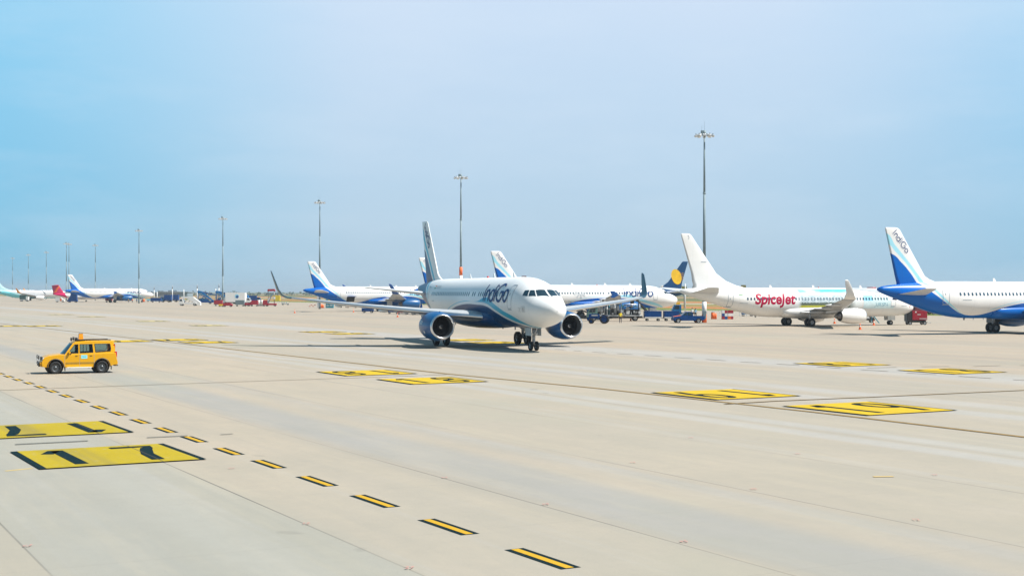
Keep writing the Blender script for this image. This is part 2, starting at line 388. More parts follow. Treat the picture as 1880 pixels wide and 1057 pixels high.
H737 = Hull(
  [(0, 2.52), (-.04, 2.7), (-.15, 2.88), (-.5, 3.2), (-1.0, 3.52), (-1.5, 3.78), (-1.9, 4.02), (-2.4, 4.42), (-3.1, 4.76), (-4.2, 5.03), (-5.5, 5.2), (-7, 5.28), (-28, 5.30), (-32, 5.3), (-36, 5.22), (-38, 5.1), (-38.3, 4.95)],
  [(0, 2.5), (-.04, 2.34), (-.15, 2.18), (-.5, 1.92), (-1, 1.70), (-2, 1.45), (-3.5, 1.30), (-5, 1.26), (-24, 1.26), (-26, 1.38), (-29, 1.95), (-33, 3.05), (-36, 3.9), (-38, 4.5), (-38.3, 4.6)],
  [(0, .01), (-.04, .17), (-.15, .36), (-.5, .72), (-1, 1.05), (-2, 1.45), (-3.5, 1.74), (-5, 1.85), (-6.5, 1.88), (-25, 1.88), (-28, 1.74), (-31, 1.42), (-34, .95), (-36.5, .5), (-38, .26), (-38.3, .14)])

def naca(t, x): return 5 * t * (.2969 * math.sqrt(max(x, 0)) - .126 * x - .3516 * x * x + .2843 * x ** 3 - .1036 * x ** 4)
AX = [1, .9, .75, .6, .45, .32, .2, .11, .05, .015, 0]
def foil(le, chord, t, cant=0.0, camber=.015, vertical=False):
    pts = []
    for sgn, xs in ((1, AX), (-1, AX[::-1][1:-1])):
        for x in xs:
            h = naca(t, x) * sgn + camber * 4 * x * (1 - x) * (0 if vertical else 1)
            d = (0, 1, 0) if vertical else (0, -sin(cant), cos(cant))
            pts.append(Vector(le) + Vector((-x * chord, 0, 0)) + Vector(d) * h * chord)
    return pts
class Fin:
    def __init__(s, secs): s.secs = secs   # (z, leading x, chord, thickness)
    def at(s, z):
        q = s.secs
        for a, b in zip(q, q[1:]):
            if z <= b[0]:
                t = max(0, (z - a[0]) / (b[0] - a[0])); return [a[i] + (b[i] - a[i]) * t for i in (1, 2, 3)]
        return q[-1][1:]
    def surf(s, x, z, side=-1, lift=.015):
        le, ch, t = s.at(z); return Vector((x, side * (naca(t, min(1, max(0, (le - x) / ch))) * ch + lift), z))
    def finmesh(s, mt, name='tail_fin'):
        mb = MB().m(mt); zs = sorted({q[0] for q in s.secs} | {s.secs[0][0] + (s.secs[-1][0] - s.secs[0][0]) * i / 12 for i in range(13)})
        secs = []
        for z in zs: le, ch, t = s.at(z); secs.append(foil((le, 0, z), ch, t, vertical=True))
        return mb.loft(secs).mesh(name)
FIN320 = Fin([(4.9, -28.2, 6.7, .05), (5.85, -29.6, 5.45, .07), (6.15, -30.5, 4.65, .085), (6.5, -31.1, 4.15, .095), (11.55, -34.55, 2.0, .09), (11.72, -34.8, 1.75, .07), (11.78, -35.2, 1.25, .04)])
FIN737 = Fin([(4.6, -26.5, 10.1, .035), (5.25, -28.0, 8.5, .045), (5.6, -29.6, 6.7, .06), (6.2, -31.2, 5.25, .08), (7.2, -32.7, 3.9, .09), (12.3, -36.55, 1.6, .09), (12.48, -36.75, 1.42, .06), (12.55, -37.1, .95, .03)])

CACHE = {}
def cached(key, fn):
    if key not in CACHE: CACHE[key] = fn()
    return CACHE[key]

def wing_mesh(kind, side):
    mb = MB().m(grey)
    if kind == '320':   # (y, lead x, chord, z, t)
        q = [(0.0, -11.0, 7.6, 2.35, .13), (1.9, -12.0, 6.9, 2.55, .13), (4.2, -13.2, 5.7, 2.78, .12), (6.4, -14.35, 4.55, 3.0, .115), (10.2, -16.3, 3.45, 3.38, .11), (13.8, -18.15, 2.55, 3.78, .105), (16.6, -19.6, 1.75, 4.13, .10)]
    else:
        q = [(0.0, -12.6, 7.7, 1.75, .13), (1.8, -13.6, 7.0, 1.95, .13), (3.6, -14.7, 5.9, 2.2, .12), (5.6, -15.9, 4.7, 2.45, .115), (9.5, -18.0, 3.55, 2.92, .11), (13.2, -20.1, 2.6, 3.4, .105), (16.2, -21.8, 1.85, 3.85, .10)]
    mb.loft([foil((x, side * y, z), c, t) for y, x, c, z, t in q])
    # bright leading edge
    mb.m(silver)
    def LE(y, x, z, c): return [Vector((x - .05 * c, side * y, z + .034 * c)), Vector((x - .012 * c, side * y, z + .022 * c)), Vector((x + .012, side * y, z)), Vector((x - .012 * c, side * y, z - .02 * c)), Vector((x - .05 * c, side * y, z - .034 * c))]
    mb.loft([LE(y, x + .02, z, c) for y, x, c, z, t in q[1:]], closed=False, cap0=False, cap1=False)
    return mb.mesh('wing')
def winglet_mesh(kind, side, mt, fence=False):
    mb = MB().m(mt)
    if fence:
        y = 16.72
        mb.m(grey).loft([foil((-19.6, side * 16.6, 4.13), 1.75, .1), foil((-19.9, side * 16.95, 4.2), 1.4, .06)], cap0=False)
        mb.m(mt).loft([[(x, side * (16.95 + dy), z) for x, dy, z in ((-20.0, 0, 4.2), (-20.9, .03, 4.85), (-21.75, .02, 4.9), (-21.35, 0, 4.2), (-21.6, .02, 3.75), (-20.9, .03, 3.72))], [(x, side * (17.0 + dy), z) for x, dy, z in ((-20.05, 0, 4.2), (-20.95, .03, 4.83), (-21.72, .02, 4.88), (-21.3, 0, 4.2), (-21.55, .02, 3.77), (-20.95, .03, 3.74))]], smooth=False)
        return mb.mesh('winglet')
    if kind == '320': q = [(16.6, 4.13, 19.6, 1.75, 8), (16.95, 4.2, 19.85, 1.6, 25), (17.28, 4.42, 20.2, 1.4, 50), (17.5, 4.85, 20.65, 1.18, 72), (17.7, 5.7, 21.4, .9, 80), (17.85, 6.35, 22.0, .62, 82), (17.88, 6.52, 22.35, .3, 82)]
    else: q = [(16.2, 3.85, 21.8, 1.85, 8), (16.6, 3.95, 22.1, 1.7, 25), (16.95, 4.22, 22.5, 1.5, 50), (17.2, 4.65, 22.8, 1.2, 70), (17.5, 5.4, 23.4, .9, 77), (17.72, 6.1, 23.95, .6, 79), (17.77, 6.25, 24.2, .35, 80)]
    mb.loft([foil((-x, side * y, z), c, .09, side * R(cn), 0) for y, z, x, c, cn in q], cap0=False)
    return mb.mesh('winglet')
def tailplane_mesh(kind, side, mt):
    mb = MB().m(mt)
    if kind == '320': q = [(.2, -31.0, 4.3, 4.42, .10), (.9, -31.5, 3.8, 4.50, .10), (6.0, -34.6, 1.75, 5.05, .09), (6.22, -34.95, 1.2, 5.08, .05)]
    else: q = [(.2, -32.3, 4.6, 4.55, .10), (.9, -32.8, 4.1, 4.62, .10), (6.9, -36.4, 1.7, 5.25, .09), (7.17, -36.8, 1.1, 5.28, .05)]
    mb.loft([foil((x, side * y, z), c, t) for y, x, c, z, t in q])
    return mb.mesh('tailplane')
def engine_parts(parent, x, y, z, r, L, paint, wingz, kind, hot=False):
    "nacelle with lip, duct, fan, spinner and exhaust; inlet plane at x"
    key = (r, L, paint.name, kind)
    def nac():
        mb = MB().m(paint)
        pr = [(-.16, r * .955), (-.5, r * 1.035), (-1.0, r * 1.09), (-L * .4, r * 1.12), (-L * .65, r * 1.06), (-L * .85, r * .9), (-L, r * .72)]
        mb.lathe(pr, seg=48); mb.m(steel).lathe([(-L, r * .72), (-L + .02, r * .69), (-L + .6, r * .66)], seg=48)
        return mb.mesh('engine')
    e = link('engine', cached(('nac',) + key, nac), parent, (x, y, z))
    def lip():
        mb = MB().m(silver)
        mb.lathe([(-.16, r * .955 + .003), (-.07, r * .925), (-.015, r * .885), (0, r * .855), (-.02, r * .82), (-.08, r * .795), (-.2, r * .78)], seg=48); return mb.mesh('inlet_lip')
    link('inlet_lip', cached(('lip',) + key, lip), e)
    def duct():
        mb = MB().m(mat('duct_grey', (.10, .11, .12), .5)).lathe([(-.2, r * .779), (-.6, r * .77), (-1.05, r * .78)], seg=48)
        mb.m(dark).lathe([(-1.05, r * .78), (-1.06, .01)], seg=48); return mb.mesh('inlet_duct')
    link('inlet_duct', cached(('duct',) + key, duct), e)
    def fan():
        mb = MB().m(mat('fan_blade', (.10, .105, .12), .3, .8)); nb = 24
        for i in range(nb):
            a = 2 * PI * i / nb; P = []
            for rr, tw, wd in ((.2, .5, .12), (.5, .75, .16), (.765, 1.0, .19)):
                ca, sa = cos(a + rr * .25), sin(a + rr * .25)
                c = Vector((-.86, rr * r * ca, rr * r * sa)); t = Vector((0, -sa, ca))
                d = (Vector((1, 0, 0)) * cos(tw) + t * sin(tw)) * wd * r / 1.05
                P.append((c + d / 2, c - d / 2))
            for u, v in zip(P, P[1:]): mb.poly([u[0], u[1], v[1], v[0]], True)
        return mb.mesh('fan', False)
    link('fan', cached(('fan',) + key, fan), e)
    def spin():
        mb = MB().m(mat('spinner_grey', (.03, .03, .035), .35)).lathe([(-.9, r * .25), (-.75, r * .22), (-.58, r * .14), (-.48, r * .06), (-.45, .002)], seg=24)
        mb.m(white)
        pl = [(cos(t) * (.03 + .022 * t) * r, sin(t) * (.03 + .022 * t) * r) for t in [i * .35 for i in range(16)]]
        def M(u, v, l=0):
            rr = math.hypot(u, v) / r; return Vector((-.45 - rr * 1.05 + .03, u, v))
        ribbon(mb, pl, .035, M, .05); return mb.mesh('spinner')
    link('spinner', cached(('spin',) + key, spin), e)
    def exh():
        mb = MB().m(mat('hot_metal', (.30, .20, .15) if hot else (.16, .15, .15), .4, .8)).lathe([(-L + .7, r * .50), (-L, r * .48), (-L - .35, r * .4), (-L - .6, r * .3)], seg=32)
        mb.m(steel).lathe([(-L - .3, r * .26), (-L - .8, r * .12), (-L - 1.0, .003)], seg=24)
        mb.m(dark).lathe([(-L + .62, r * .67), (-L + .6, .01)], seg=32); return mb.mesh('exhaust')
    link('exhaust', cached(('exh',) + key, exh), e)
    # pylon
    mb = MB().m(paint if kind == 'blue' else lgrey)
    secs = []
    for xx, zb, zt, w in ((-.9, r * .98, r * 1.15, .04), (-1.6, r * .85, wingz - z - .10, .15), (-3.2, r * .8, wingz - z + .02, .22), (-4.6, r * .55, wingz - z - .05, .2), (-6.2, wingz - z - .5, wingz - z - .22, .06)):
        zt = max(zt, zb + .12); secs.append([(xx, -w, zb), (xx, w, zb), (xx, w * .9, zt), (xx, -w * .9, zt)])
    mb.loft(secs, smooth=False); mb.build('pylon', parent, (x, y, z))
    return e
def gear(parent, x, y, r, w, top, track, doors, name):
    mb = MB().m(lgrey); mb.cyl((0, 0, r + .1), (0, 0, top), .11, .13).m(silver).cyl((0, 0, r - .02), (0, 0, r + .7), .075)
    mb.m(steel).cyl((0, -track - w / 2, r), (0, track + w / 2, r), .06); mb.m(lgrey)
    mb.cyl((0, 0, r + .75), (.9 if name == 'nose_gear' else 0, 0 if name == 'nose_gear' else -math.copysign(1.4, y), top), .05)
    mb.cyl((.16, 0, r + .15), (.30, 0, r + .5), .03).cyl((.30, 0, r + .5), (.10, 0, r + .95), .03)
    mb.m(black).cyl((.1, .09, r), (.12, .09, top), .018, seg=6).cyl((.12, -.1, r), (.1, -.1, top), .018, seg=6)
    if name == 'nose_gear':
        mb.m(lamp).cyl((.12, .2, r + .95), (.2, .2, r + .95), .1).cyl((.12, -.2, r + .95), (.2, -.2, r + .95), .1)
        mb.m(steel).box(.05, .15, -.28, .28, r + .88, r + .93)
    g = mb.build(name, parent, (x, y, 0))
    for s_ in (-1, 1):
        me = cached(('wheel', r, w), lambda: MB().wheel((0, 0, 0), r, w, hr=.48).mesh('wheel'))
        link('wheel', me, g, (0, s_ * track, r))
    if doors:
        mb = MB().m(doors)
        if name == 'nose_gear':
            for s_ in (-1, 1): mb.box(-.7, .6, s_ * .42 - .015, s_ * .42 + .015, top - .75, top - .02, .01)
        else:
            o = math.copysign(1, y); mb.box(-.65, .65, o * .35 - .02, o * .35 + .02, r + .55, top + .3, .01)
        mb.build('gear_door', g)
    return g
def window_ring(H, x, z, w, h, side, lift, n=12, relx=0.0):
    pts = []
    for i in range(n):
        a = 2 * PI * i / n; c, s_ = cos(a), sin(a); e = .6
        u = math.copysign(abs(c) ** e, c) * w / 2; v = math.copysign(abs(s_) ** e, s_) * h / 2
        p = H.onxz(x + u, z + v, side, lift); p.x -= relx; pts.append(p)
    return pts
def patch(mb, H, x0, x1, z0, z1, side, lift, n=8, nx=2, M=None):
    vs = [[mb.bm.verts.new(H.onxz(x0 + (x1 - x0) * j / nx, z0 + (z1 - z0) * i / n, side, lift)) for j in range(nx + 1)] for i in range(n + 1)]
    for i in range(n):
        for j in range(nx):
            f = mb.bm.faces.new((vs[i][j], vs[i][j + 1], vs[i + 1][j + 1], vs[i + 1][j])); f.material_index = mb.cur; f.smooth = True
def quad_patch(mb, H, cs, lift, side, n=5):
    "cs: four (x, theta)"
    vs = []
    for i in range(n + 1):
        row = []
        for j in range(n + 1):
            s_, t = i / n, j / n
            x = (cs[0][0] * (1 - s_) + cs[1][0] * s_) * (1 - t) + (cs[3][0] * (1 - s_) + cs[2][0] * s_) * t
            a = (cs[0][1] * (1 - s_) + cs[1][1] * s_) * (1 - t) + (cs[3][1] * (1 - s_) + cs[2][1] * s_) * t
            row.append(mb.bm.verts.new(H.P(x, a, side, lift)))
        vs.append(row)
    for i in range(n):
        for j in range(n):
            f = mb.bm.faces.new((vs[i][j], vs[i + 1][j], vs[i + 1][j + 1], vs[i][j + 1])); f.material_index = mb.cur; f.smooth = True

def airliner(label, kind, X, Y, hd, liv, wl=navy, tp=None, eng=darkblue, er=None, title=None, reg=None, windows=(-1,), gears=True, details=True, finword=True, wlets=True, fence=False, finw=.105):
    H, F = (H320, FIN320) if kind == '320' else (H737, FIN737)
    t = thing('passenger_jet', label, 'airliner', (X, Y, 0), R(hd), 'passenger jets on the apron')
    link('fuselage', cached(('fus', kind, liv.name), lambda: H.hullmesh(liv, 'fuselage')), t)
    def belly():
        mb = MB().m(liv); zc = 2.55 if kind == '320' else 2.0; xs = (-10.2, -22.6) if kind == '320' else (-12, -23)
        secs = []
        for i in range(15):
            f = i / 14; x = xs[0] + (xs[1] - xs[0]) * f; g = sin(PI * min(1, max(0, f))) ** .45 if 0 < f < 1 else .02
            hw = 2.12 * (.72 + .28 * g); hh = 1.02 * (.55 + .45 * g)
            secs.append([(x, hw * math.copysign(abs(cos(a)) ** .75, cos(a)), zc + hh * math.copysign(abs(sin(a)) ** .8, sin(a)) * (1 if sin(a) < 0 else .8)) for a in [2 * PI * k / 28 for k in range(28)]])
        return mb.loft(secs).mesh('belly_fairing')
    link('belly_fairing', cached(('belly', kind, liv.name), belly), t)
    fin = link('tail_fin', cached(('fin', kind, liv.name), lambda: F.finmesh(liv)), t)
    for sd in (-1, 1):
        w = link('wing', cached(('wing', kind, sd), lambda: wing_mesh(kind, sd)), t)
        if wlets: link('winglet', cached(('wlt', kind, sd, wl.name, fence), lambda: winglet_mesh(kind, sd, wl, fence)), t)
        link('tailplane', cached(('tp', kind, sd), lambda: tailplane_mesh(kind, sd, lgrey)), t)
        if details:
            for k, (yy, xx, zz, L) in enumerate(((4.6, -16.6, 2.48, 4.2), (8.6, -17.7, 2.95, 3.4), (12.4, -19.0, 3.42, 2.6)) if kind == '320' else ((4.4, -18.0, 1.9, 4.2), (7.9, -19.3, 2.45, 3.4), (11.6, -20.6, 2.95, 2.6))):
                link('flap_fairing', cached(('ff', k), lambda: MB().m(lgrey).lathe([(0, .01), (-.12 * L, .11), (-.35 * L, .17), (-.6 * L, .16), (-.85 * L, .09), (-L, .02)], seg=14).mesh('flap_fairing')), w, (xx, sd * yy, zz + .07))
        if kind == '320': engine_parts(t, -10.9, sd * 5.75, 1.82, er or 1.10, 4.4, eng, 2.95, 'blue' if eng is darkblue else 'w')
        else: engine_parts(t, -12.2, sd * 4.83, 1.42, er or .98, 3.9, eng, 2.3, 'w', hot=True)
        if gears: gear(t, -17.71 if kind == '320' else -19.6, sd * (3.8 if kind == '320' else 2.86), .58 if kind == '320' else .56, .42, 2.4 if kind == '320' else 1.9, .46 if kind == '320' else .43, offw if kind == '320' else None, 'main_gear')
    if gears: gear(t, -5.07 if kind == '320' else -4.0, 0, .38 if kind == '320' else .34, .22, 1.95 if kind == '320' else 1.45, .25 if kind == '320' else .21, offw, 'nose_gear')
    # cockpit glazing
    zs = (4.33, 4.84) if kind == '320' else (3.70, 4.18)
    for sd in (-1, 1):
        def front():
            mb = MB().m(glass); c = [H.fromyz(.07, zs[0]), H.fromyz(.86, zs[0] + .02), H.fromyz(.74, zs[1] - .02), H.fromyz(.07, zs[1])]
            quad_patch(mb, H, c, .012, sd, 6); return mb.mesh('cockpit_window')
        link('cockpit_window', cached(('cw0', kind, sd), front), t)
        xo = H.fromyz(.86, zs[0] + .02)[0]; xt = H.fromyz(.74, zs[1] - .02)[0]
        for k, (a, b, c_, d, dz) in enumerate(((xo - .09, xo - .66, xt - .32, xt - .05, 0), (xo - .76, xo - 1.35, xt - .78, xt - .38, .05))):
            def sidew():
                mb = MB().m(glass); z0, z1 = zs[0] + .02 + dz, zs[1] - .03 - dz * .3
                quad_patch(mb, H, [(a, H.th(a, zs[0] + .02)), (b, H.th(b, z0)), (c_, H.th(c_, z1)), (d, H.th(d, zs[1] - .02))], .012, sd, 6); return mb.mesh('cockpit_window')
            link('cockpit_window', cached(('cw', k, kind, sd), sidew), t)
    if kind == '320': wz, xs = 4.50, [-6.75 - .533 * i for i in range(40)]; skip = (15, 17)
    else: wz, xs = 3.78, [-5.9 - .508 * i for i in range(46)]; skip = (18,)
    for sd in windows:
        for i, x in enumerate(xs):
            if kind == '320' and i in (13, 16): continue
            if x > -24 and x < -6.6:
                me = cached(('win', kind, sd), lambda: MB().m(cglass).poly(window_ring(H, -15, wz, .25, .37, sd, .012, relx=-15)).mesh('cabin_window'))
                link('cabin_window', me, t, (x, 0, 0))
            else:
                link('cabin_window', cached(('win', kind, sd, i), lambda: MB().m(cglass).poly(window_ring(H, x, wz, .25, .37, sd, .012)).mesh('cabin_window')), t)
        # doors
        for x0, x1, z0, z1 in (((-5.0, -5.84, 3.36, 5.22), (-29.8, -29.0, 3.4, 5.15)) if kind == '320' else ((-4.4, -5.2, 2.75, 4.55), (-31.6, -30.9, 2.75, 4.45))):
            def door():
                mb = MB().m(liv); patch(mb, H, min(x0, x1), max(x0, x1), z0, z1, sd, .006, 10, 2); return mb.mesh('door')
            d = link('door', cached(('door', kind, sd, x0, liv.name), door), t)
            def frame():
                mb = MB().m(seam); a, b = min(x0, x1), max(x0, x1); r_ = .12
                pl = [(a + r_, z0), (b - r_, z0), (b, z0 + r_), (b, z1 - r_), (b - r_, z1), (a + r_, z1), (a, z1 - r_), (a, z0 + r_), (a + r_, z0)]
                ribbon(mb, pl, .055, lambda u, v, l=0: H.onxz(u, v, sd, .014), .15)
                ribbon(mb, [(a - .02, z0 - .09), (b + .02, z0 - .09)], .05, lambda u, v, l=0: H.onxz(u, v, sd, .014), .15)
                pl = [((a + b) / 2 - .08, wz - .1), ((a + b) / 2 - .08, wz + .1)]
                ribbon(mb, pl, .12, lambda u, v, l=0: H.onxz(u, v, sd, .016), .1)
                return mb.mesh('door_frame')
            link('door_frame', cached(('dfr', kind, sd, x0), frame), d)
    # aerials, beacon
    for x in ((-9.5, -14.5, -21) if kind == '320' else (-9, -17, -24)):
        mb = MB().m(white); zt = H.T(x); mb.loft([[(x + .2, -.02, zt - .03), (x + .2, .02, zt - .03), (x - .25, .02, zt - .03), (x - .25, -.02, zt - .03)], [(x - .05, -.01, zt + .38), (x - .05, .01, zt + .38), (x - .28, .01, zt + .38), (x - .28, -.01, zt + .38)]], smooth=False); mb.build('aerial', t)
    mb = MB().m(redl).lathe([(H.T(-16) - .02, .12), (H.T(-16) + .1, .1), (H.T(-16) + .16, .002)], (-16.2, 0, 0), 'z', 12); mb.build('beacon', t)
    for sd in (-1, 1):   # drain masts under belly
        pass
    mb = MB().m(steel)
    for x in (-7.5, -9.3, -12.3, -25.5 + (0 if kind == '320' else -1)):
        zb = H.B(x); mb.box(x - .12, x + .1, -.02, .02, zb - .22, zb + .05)
    mb.build('drain_mast', t)
    if title == 'indigo':
        def ttl():
            mb = MB().m(textblue); st, w = word_strokes('IndiGo', .17)
            strokes_on(mb, st, .135, 1.5, (0, 0), H.map(-11.75, 3.92, -1), .12); return mb.mesh('title_lettering')
        link('title_lettering', cached(('ttl',), ttl), t)
        def ftl(sd):
            mb = MB().m(textblue); st, w = word_strokes('IndiGo', .2); ang = -R(49.5)
            o = (-35.6, 11.08)
            def M(u, v, l=0):
                # u down along the leading edge for starboard
                ca, sa = cos(ang), sin(ang); x = o[0] + u * ca - v * sa; z = o[1] + u * sa + v * ca
                return F.surf(x, z, sd, .02 + l)
            strokes_on(mb, st, finw, .70, (0, 0), M, 0); return mb.mesh('fin_lettering')
        if finword: link('fin_lettering', cached(('ftl', finw), lambda: ftl(-1)), t)
    if reg:
        mb = MB().m(mat('flag_saffron', (.8, .2, .03), .5)); x0, zz = ((-27.4 if kind == '320' else -30.0), 4.97 if kind == '320' else 4.28)
        Mx = H.map(x0, zz, -1)
        for k, c in enumerate((mat('flag_green', (.02, .3, .05), .5), white, MATS['flag_saffron'])):
            mb.m(c); ribbon(mb, [(0, .06 + .12 * k), (.55, .06 + .12 * k)], .115, Mx, .2)
        mb.m(seam); font_on(mb, reg, .55, (.8, 0), Mx, cut=0); mb.build('registration_lettering', t)
        mb = MB().m(seam); ribbon(mb, [(.1, 0), (1.3, 0)], .05, H.map(x0, 3.85 if kind == '320' else 3.2, -1)); mb.build('panel_marking', t)
    return t

# ================================================================ SETTING
E1 = Vector((cos(R(-61.5)), sin(R(-61.5)), 0)); E2 = Vector((cos(R(28.5)), sin(R(28.5)), 0))
def gmath(n, op, a, b=None, clamp=False):
    q = n.nodes.new('ShaderNodeMath'); q.operation = op; q.use_clamp = clamp
    for i, v in enumerate((a, b)):
        if v is None: continue
        if isinstance(v, (int, float)): q.inputs[i].default_value = v
        else: n.links.new(v, q.inputs[i])
    return q.outputs[0]
def gmix(n, f, a, b, bt='MIX'):
    q = n.nodes.new('ShaderNodeMix'); q.data_type = 'RGBA'; q.blend_type = bt
    for i, v in ((0, f), (6, a), (7, b)):
        if isinstance(v, (int, float)): q.inputs[i].default_value = v
        elif isinstance(v, tuple): q.inputs[i].default_value = (*v, 1)
        else: n.links.new(v, q.inputs[i])
    return q.outputs[2]
def gnoise(n, vec, scale, sc=(1, 1, 1), det=4, rough=.5, loc=(0, 0, 0)):
    mp = n.nodes.new('ShaderNodeMapping'); mp.inputs['Scale'].default_value = sc; mp.inputs['Location'].default_value = loc; n.links.new(vec, mp.inputs[0])
    z = n.nodes.new('ShaderNodeTexNoise'); z.inputs['Scale'].default_value = scale; z.inputs['Detail'].default_value = det; z.inputs['Roughness'].default_value = rough
    n.links.new(mp.outputs[0], z.inputs['Vector']); return z.outputs['Fac']
def band(n, x, c, w, soft):
    d = gmath(n, 'ABSOLUTE', gmath(n, 'SUBTRACT', x, c))
    q = n.nodes.new('ShaderNodeMapRange'); q.interpolation_type = 'SMOOTHSTEP'; q.inputs[1].default_value = w + soft; q.inputs[2].default_value = max(0, w - soft * .2); q.inputs[3].default_value = 0; q.inputs[4].default_value = 1
    n.links.new(d, q.inputs[0]); return q.outputs[0]
def mrange(n, x, a, b, c=0.0, d=1.0, sm=False):
    q = n.nodes.new('ShaderNodeMapRange'); q.inputs[1].default_value = a; q.inputs[2].default_value = b; q.inputs[3].default_value = c; q.inputs[4].default_value = d
    if sm: q.interpolation_type = 'SMOOTHSTEP'
    n.links.new(x, q.inputs[0]); return q.outputs[0]

def apron_material():
    m = bpy.data.materials.new('apron_concrete'); m.use_nodes = True; n = m.node_tree; b = n.nodes['Principled BSDF']; b.inputs['Roughness'].default_value = .82; b.inputs['Specular IOR Level'].default_value = .3
    g = n.nodes.new('ShaderNodeTexCoord'); mp = n.nodes.new('ShaderNodeMapping'); mp.inputs['Rotation'].default_value = (0, 0, R(61.5)); n.links.new(g.outputs['Object'], mp.inputs[0])
    v = mp.outputs[0]                      # x runs along the slab lanes, y across them (y = distance c)
    sx = n.nodes.new('ShaderNodeSeparateXYZ'); n.links.new(v, sx.inputs[0]); s_, c_ = sx.outputs[0], sx.outputs[1]
    lane = gmath(n, 'FLOOR', gmath(n, 'DIVIDE', gmath(n, 'ADD', c_, 1.3), 5.4))
    wn_ = n.nodes.new('ShaderNodeTexWhiteNoise'); wn_.noise_dimensions = '1D'; n.links.new(gmath(n, 'ADD', lane, 3.0), wn_.inputs['W'])
    tan_, gr_ = (.505, .40, .29), (.395, .365, .305)
    big = gnoise(n, v, .03, (.35, 1, 1), 3)
    base = gmix(n, mrange(n, gmath(n, 'ADD', gmath(n, 'MULTIPLY', big, 1.3), gmath(n, 'MULTIPLY', wn_.outputs[0], .35)), .55, 1.05), gr_, tan_)
    # warm dusty zones in the distance
    far = mrange(n, gmath(n, 'ADD', c_, gmath(n, 'MULTIPLY', gnoise(n, v, .012, (1, 1, 1), 2, loc=(40, 9, 0)), 40)), 45, 95, 0, .7, True)
    base = gmix(n, far, base, (.49, .365, .26))
    # near slabs (greyer) on the camera side of the dashed line
    base = gmix(n, mrange(n, c_, 10.2, 9.0, 0, .4, True), base, (.31, .325, .285))
    # long wheel-track streaks parallel to the lanes
    st = gnoise(n, v, .8, (.012, 1, 1), 6, .6)
    base = gmix(n, mrange(n, st, .52, .72, 0, .30, True), base, (.47, .47, .48))
    st2 = gnoise(n, v, .45, (.02, 1, 1), 5, .6, (7, 30, 0))
    base = gmix(n, mrange(n, st2, .52, .75, 0, .38, True), base, (.27, .26, .235))
    wob = gmath(n, 'ADD', c_, gmath(n, 'MULTIPLY', gmath(n, 'SUBTRACT', gnoise(n, v, .05, (.5, .0, 1), 2), .5), 1.6))
    for cc, w, sf, col, k in ((16.6, .8, 1.3, (.29, .31, .33), .6), (19.4, .5, .9, (.31, .32, .32), .3), (30.2, .35, .5, (.50, .51, .53), .42), (31.9, .3, .5, (.50, .51, .53), .4), (41.0, .5, .8, (.50, .51, .54), .45), (44.2, .5, .9, (.50, .51, .54), .4), (59.0, 2.0, 2.6, (.48, .49, .51), .55), (72, 1.2, 2, (.27, .24, .22), .3), (77, .7, 1.6, (.24, .22, .2), .35), (5.8, .6, 1.3, (.31, .33, .33), .3), (7.6, .3, .8, (.46, .46, .44), .3), (98, 3, 3, (.30, .27, .23), .3), (1.5, .8, 1.3, (.31, .33, .33), .25)):
        base = gmix(n, gmath(n, 'MULTIPLY', band(n, wob, cc, w, sf), k), base, col)
    # patchy stains and grain
    base = gmix(n, mrange(n, gnoise(n, v, .35, (.6, 1, 1), 7, .65), .35, .7, .30, 0), base, (.27, .26, .21))
    base = gmix(n, mrange(n, gnoise(n, v, 2.2, (1, 1, 1), 8, .75, (3, 3, 0)), .3, .7, .26, 0), base, (.27, .26, .23))
    base = gmix(n, mrange(n, gnoise(n, v, 22, (1, 1, 1), 6, .8), .3, .72, .30, 0), base, (.20, .20, .18))
    base = gmix(n, mrange(n, gnoise(n, v, 90, (1, 1, 1), 3, .8), .35, .65, .26, 0), base, (.15, .15, .14))
    base = gmix(n, mrange(n, gnoise(n, v, .09, (.5, 1, 1), 5, .6, (11, 2, 0)), .5, .68, 0, .35, True), base, (.31, .30, .235))
    sp_ = mrange(n, gnoise(n, v, 1.1, (.8, 1, 1), 2, .4, (9, 9, 0)), .70, .78, 0, .35)
    base = gmix(n, gmath(n, 'MULTIPLY', sp_, mrange(n, gnoise(n, v, .12, (1, 1, 1), 2, .5, (1, 5, 0)), .5, .6)), base, (.16, .155, .14))
    base = gmix(n, mrange(n, gnoise(n, v, .55, (.12, 1, 1), 8, .75, (21, 4, 0)), .45, .75, 0, .22, True), base, (.50, .42, .30))
    # slab joints, broken up so they fade and darken irregularly
    fr = gmath(n, 'MODULO', gmath(n, 'ADD', c_, 1000 * 5.4 + 1.3), 5.4)
    jd = gmath(n, 'MINIMUM', fr, gmath(n, 'SUBTRACT', 5.4, fr))
    jl = mrange(n, jd, .012, .03, 1, 0)
    jw = mrange(n, gnoise(n, v, .25, (.3, .1, 1), 3), .40, .66, .10, .8)
    base = gmix(n, gmath(n, 'MULTIPLY', jl, jw), base, (.09, .085, .08))
    smudge = gmath(n, 'MULTIPLY', mrange(n, jd, 0, .22, 1, 0, True), mrange(n, gnoise(n, v, .5, (.15, .1, 1), 3, loc=(5, 1, 0)), .55, .7, 0, .35))
    base = gmix(n, smudge, base, (.2, .2, .19))
    fs = gmath(n, 'MODULO', gmath(n, 'ADD', s_, 1000 * 6), 6.0)
    js = mrange(n, gmath(n, 'MINIMUM', fs, gmath(n, 'SUBTRACT', 6.0, fs)), .006, .014, .22, 0)
    base = gmix(n, js, base, (.15, .14, .13))
    n.links.new(base, b.inputs['Base Color'])
    bp = n.nodes.new('ShaderNodeBump'); bp.inputs['Strength'].default_value = .12; bp.inputs['Distance'].default_value = .02
